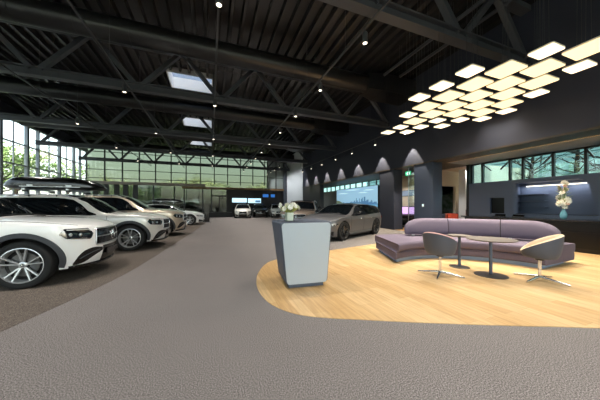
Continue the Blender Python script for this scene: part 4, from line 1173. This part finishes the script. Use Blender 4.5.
# ---------------------------------------------------------------- outdoors
structure('ground', MB().box(-70, 70, -60, 90, -.3, -.13), 'grass')
structure('ground_paving', MB().box(-20, 18, 31, 44, -.2, -.05).box(-17, -12.3, -14, 31, -.2, -.05), 'asphalt')
def tree(lab, x, y, h, r, m, seed, grp, n=1500, name='broadleaf_tree', bare=False):
    rng = random.Random(seed); t = thing(name, lab, 'tree', (x, y, -.12), 0, grp)
    tr = MB(); top = Vector((rng.uniform(-.3,.3), rng.uniform(-.3,.3), h*.75))
    tr.tube([(0,0,0), (top.x*.3, top.y*.3, h*.35), top], [.035*h, .026*h, .008*h], 8)
    tips = []
    for i in range(20 if bare else 9):
        z = h*(.08+.7*rng.random()) if bare else h*(.3+.45*rng.random()); g = rng.random()*2*pi; L = r*(.5+.5*rng.random())
        a = Vector((top.x*z/h*.8, top.y*z/h*.8, z)); b = a+Vector((cos(g)*L, sin(g)*L, L*.55)); c = a+(b-a)*.5+Vector((0,0,-.05*L))
        tr.tube([a, c, b], [.011*h, .007*h, .003*h], 6); tips.append(b)
        for q in range(3):
            gg = g+rng.uniform(-1,1); LL = L*.5*rng.random()+.2; s_ = a+(b-a)*(.4+.5*rng.random()); e_ = s_+Vector((cos(gg)*LL, sin(gg)*LL, LL*.5))
            tr.tube([s_, e_], [.004*h, .0015*h], 5); tips.append(e_)
    tr.build('trunk', 'bark', t, smooth=60)
    if bare: return t
    lf = MB(); cl = [(p, r*rng.uniform(.25,.45)) for p in tips]+[(top+Vector((rng.uniform(-1,1)*r*.4, rng.uniform(-1,1)*r*.4, h*.12)), r*.45) for _ in range(4)]
    for i in range(n):
        c, cr = cl[rng.randrange(len(cl))]; d = Vector((rng.gauss(0,1), rng.gauss(0,1), rng.gauss(0,1))).normalized()
        p = c+d*cr*rng.random()**.4; u = Vector((rng.gauss(0,1), rng.gauss(0,1), rng.gauss(0,.6))).normalized(); v = u.cross(d)
        v = v.normalized() if v.length > .01 else Vector((0,0,1)); s = .06+.11*rng.random()*(h/6)
        lf.add([p-u*s, p+v*s*.6, p+u*s, p-v*s*.6], [(0,1,2,3)])
    lf.build('foliage', m, t, fix=False)
    return t
k = 0
side = [(-17.5,15.5,7.5,2.6,'leaf_pale'),(-16.2,19.5,6.0,2.2,'leaf_pale'),(-18.5,23,8.2,2.8,'leaf_pale'),(-16.5,27,6.4,2.3,'leaf'),(-18.0,31.5,7.6,2.6,'leaf_pale'),(-15.5,35,7,2.4,'leaf'),(-22,26,9,3,'leaf_pale'),(-23,36,9.5,3.2,'leaf'),(-16.5,6,7,2.4,'leaf_pale'),(-18,-3,7.5,2.5,'leaf')]
for i, (x, y, h, r, m) in enumerate(side):
    tree('sunlit %s tree outside the window wall, %s along the glass' % ('pale green' if m == 'leaf_pale' else 'green', ORD[i]), x, y, h, r, m, 20+i, 'trees outside the window wall')
far = [(-10.5,41,4.4,1.7,'leaf'),(-7.0,42,3.9,1.6,'leaf_dark'),(-4.6,39.5,4.2,1.8,'leaf'),(-1.6,39,3.9,1.7,'leaf_dark'),(.4,36.5,3.4,1.5,'leaf'),(3.2,43,4.6,1.9,'leaf'),(7.5,44,5,2,'leaf_pale'),(-13.5,46,5.5,2,'leaf_pale'),(.4,48,6.2,2.4,'leaf_pale'),(-5.5,51,6.5,2.4,'leaf_pale')]
for i, (x, y, h, r, m) in enumerate(far):
    tree('leafy garden tree beyond the far glazing, %s one from the window-wall side' % ORD[i], x, y, h, r*1.35, m, 50+i, 'trees beyond the far glazing', 3000)
def hedge(lab, x0, x1, y0, y1, h, seed, m='leaf_dark'):
    rng = random.Random(seed); t = thing('clipped_hedge', lab, 'hedge', ((x0+x1)/2, (y0+y1)/2, -.12), 0, 'hedges outdoors'); lf = MB()
    w, d = (x1-x0)/2, (y1-y0)/2
    for i in range(int(260*max(w, d)+300)):
        f = rng.random(); p = Vector((rng.uniform(-w, w), rng.uniform(-d, d), rng.uniform(.05, h)))
        if f < .35: p.z = h+rng.uniform(-.12,.1)
        elif f < .7: (setattr(p, 'y', rng.choice((-d, d))) if w > d else setattr(p, 'x', rng.choice((-w, w))))
        u = Vector((rng.gauss(0,1), rng.gauss(0,1), rng.gauss(0,1))).normalized(); v = u.orthogonal().normalized(); s = .09+.07*rng.random()
        lf.add([p-u*s, p+v*s*.6, p+u*s, p-v*s*.6], [(0,1,2,3)])
    lf.build('foliage', m, t, fix=False)
    MB().box(-w+.12, w-.12, -d+.12, d-.12, 0, h-.15).build('twig_core', 'bark', t)
hedge('long dark hedge at the edge of the paving beyond the far glazing', -12, 2, 33.4, 34.2, 1.75, 5)
hedge('hedge running along the window wall outdoors', -15.6, -14.9, 8, 31, 1.5, 6, 'leaf')
hb = thing('office_building', 'pale blue-grey office building across the garden beyond the far glazing', 'building', (-12, 72, -.12))
MB().box(-16, 12, 0, 8, 0, 6.0).build('wall', 'house', hb); MB().box(-16.3, 12.3, -.3, 8.3, 6.0, 6.35).build('roof', 'mullion', hb)
for i in range(9):
    for j in range(2): MB().box(-15+3*i, -13.2+3*i, -.05, .05, .9+2.7*j, 2.6+2.7*j).build('window', 'car_glass', hb)
# planted bank behind the bar window
STONE = mat('ashlar_wall', '#c3d0ca', .9)
_n = STONE.node_tree; _b = _n.nodes['Principled BSDF']; _t = _n.nodes.new('ShaderNodeTexCoord'); _m = _n.nodes.new('ShaderNodeMapping'); _m.inputs['Rotation'].default_value = (R(90), 0, R(90))
_k = _n.nodes.new('ShaderNodeTexBrick'); _k.inputs['Scale'].default_value = 1; _k.inputs['Brick Width'].default_value = .95; _k.inputs['Row Height'].default_value = .33; _k.inputs['Mortar Size'].default_value = .03
_k.inputs['Color1'].default_value = lin('#cfdcd6'); _k.inputs['Color2'].default_value = lin('#aabbb4'); _k.inputs['Mortar'].default_value = lin('#5f7a72')
_n.links.new(_t.outputs['Object'], _m.inputs['Vector']); _n.links.new(_m.outputs['Vector'], _k.inputs['Vector']); _n.links.new(_k.outputs['Color'], _b.inputs['Base Color'])
structure('ground_bank', MB().prism([(14.3,-.2),(24,-.2),(24,4.0),(18.5,3.7),(15.0,2.15),(14.3,2.0)], -12, 26, lambda a, b, c: (a, c, b)), 'stone')
structure('ground_bank_wall', MB().box(19.2, 19.8, -12, 26, 3.0, 5.6), STONE)
bare = [(16.3,7.6),(16.9,6.1),(16.2,4.9),(17.2,3.6),(16.4,2.2),(16.8,-.5),(16.3,15),(16.9,18)]
for i, (x, y) in enumerate(bare):
    tree('bare-branched sapling on the bank behind the %s window, %s from the near end' % ('bar' if i < 6 else 'media wall', ORD[[5,4,3,2,1,0,0,1][i]]), x, y, 3.6+.3*(i % 3), 1.5, 'leaf', 90+i, 'saplings on the bank', 260, 'bank_sapling', True).location.z = 1.9

# ---------------------------------------------------------------- light
w = bpy.data.worlds.new('sky'); SC.world = w; w.use_nodes = True
nt = w.node_tree; bg = nt.nodes['Background']
sky = nt.nodes.new('ShaderNodeTexSky'); sky.sky_type = 'NISHITA'; sky.sun_disc = False
sky.sun_elevation = R(38); sky.sun_rotation = R(120); sky.air_density = 1.2; sky.dust_density = 3.5; sky.ozone_density = 1.0
hsv = nt.nodes.new('ShaderNodeHueSaturation'); hsv.inputs['Saturation'].default_value = .55
nt.links.new(sky.outputs['Color'], hsv.inputs['Color']); nt.links.new(hsv.outputs['Color'], bg.inputs['Color'])
bg.inputs['Strength'].default_value = SKY_STRENGTH
s = bpy.data.lights.new('sun', 'SUN'); s.energy = SUN_POWER; s.angle = R(2); s.color = (1, .95, .86)
so = bpy.data.objects.new('sun', s); COL.objects.link(so); so.rotation_euler = Vector((.10, .62, -.78)).to_track_quat('-Z', 'Y').to_euler()
def portal(loc, rot, sx, sy):
    l = bpy.data.lights.new('window_portal', 'AREA'); l.shape = 'RECTANGLE'; l.size = sx; l.size_y = sy; l.cycles.is_portal = True
    o = bpy.data.objects.new('window_portal', l); COL.objects.link(o); o.location = loc; o.rotation_euler = rot
portal((XL-.25, 11.2, 3.45), (0, R(-90), 0), 6.9, 38.6)
portal((0, YN-.25, 3.45), (R(90), 0, 0), 24, 6.9)
portal((-2.5, YF+.25, 3.7), (R(-90), 0, 0), 18.8, 7.4)
def spot_light(loc, to, power, size, color=(1, .94, .87), blend=.25, rad=.03):
    l = bpy.data.lights.new('spot_beam', 'SPOT'); l.energy = power; l.spot_size = R(size); l.spot_blend = blend; l.color = color; l.shadow_soft_size = rad
    o = bpy.data.objects.new('spot_beam', l); COL.objects.link(o); o.location = loc
    o.rotation_euler = (Vector(to)-Vector(loc)).to_track_quat('-Z', 'Y').to_euler()
for (X, y, z) in LAMPS:
    if X == 8.9: spot_light((X+.15, y, z), (X+.15, y, 0), WASH_POWER, 55, color=(1,.88,.68), blend=.12)
    elif X == 6.6: spot_light((X, y, z), (9.4, y+1, 3.4), SPOT_POWER*.45, 80, color=(.95,.97,1), blend=.6)
    else: spot_light((X, y, z), (X, y, 0), SPOT_POWER, 84, blend=.9)
for cx, ys in cols.items():                   # the lamps inside the pendant panels
    l = bpy.data.lights.new('panel_lamp', 'AREA'); l.shape = 'RECTANGLE'; L = (max(ys)-min(ys)+.4)*K; l.size = .44; l.size_y = L; l.energy = PANEL_POWER*L; l.color = (1, .9, .74); l.spread = R(105)
    o = bpy.data.objects.new('panel_lamp', l); COL.objects.link(o); o.location = (cx*K, (max(ys)+min(ys))/2*K, ZP-.02)
# unseen downlights added to brighten the office and corridor
for i, (x, y) in enumerate(((11.2, 12.0), (11.2, 9.4), (13.3, 8.9), (15.5, 8.9))):
    z = 3.34 if y < 8.1 or x > 12.3 else 3.32
    t = thing('added_downlight', ['added fill downlight over the office desk', 'added fill downlight between the slate columns', 'added fill downlight at the orange armchair', 'added fill downlight deep in the corridor'][i], 'downlight', (x, y, z), 0, 'added fill downlights')
    MB().lathe([(.05,0),(.075,-.006),(.08,.02)], 20).build('rim', 'white_plastic', t); MB().lathe([(0,.004),(.052,.004)], 20).build('lamp', 'spot_face', t)
    spot_light((x, y, z-.03), (x, y, 0), DOWN_POWER, 120, blend=.5, rad=.05)
# strip light inside the bar recess
l = bpy.data.lights.new('shelf_strip', 'AREA'); l.shape = 'RECTANGLE'; l.size = .05; l.size_y = 1.9; l.energy = 6; l.color = (.95, .97, 1)
o = bpy.data.objects.new('shelf_strip', l); COL.objects.link(o); o.location = (11.98, 4.95, 2.1)

# ---------------------------------------------------------------- camera
cd = bpy.data.cameras.new('camera'); cam = bpy.data.objects.new('camera', cd); COL.objects.link(cam)
cd.sensor_width = 36; cd.sensor_fit = 'HORIZONTAL'; cd.lens = 36*236/600; cd.shift_y = 6/600; cd.clip_start = .05; cd.clip_end = 400
cam.location = (0, 0, 1.3); cam.rotation_euler = (R(90), 0, R(-20.7)); SC.camera = cam
vs = SC.view_settings
vs.view_transform = 'Standard'; vs.look = 'None'; vs.gamma = 1; vs.use_curve_mapping = False; vs.exposure = EXPOSURE
cy = SC.cycles
cy.max_bounces = 8; cy.diffuse_bounces = 4; cy.glossy_bounces = 4; cy.transparent_max_bounces = 12; cy.transmission_bounces = 4
cy.sample_clamp_indirect = 6; cy.use_denoising = True; cy.caustics_reflective = False; cy.caustics_refractive = False
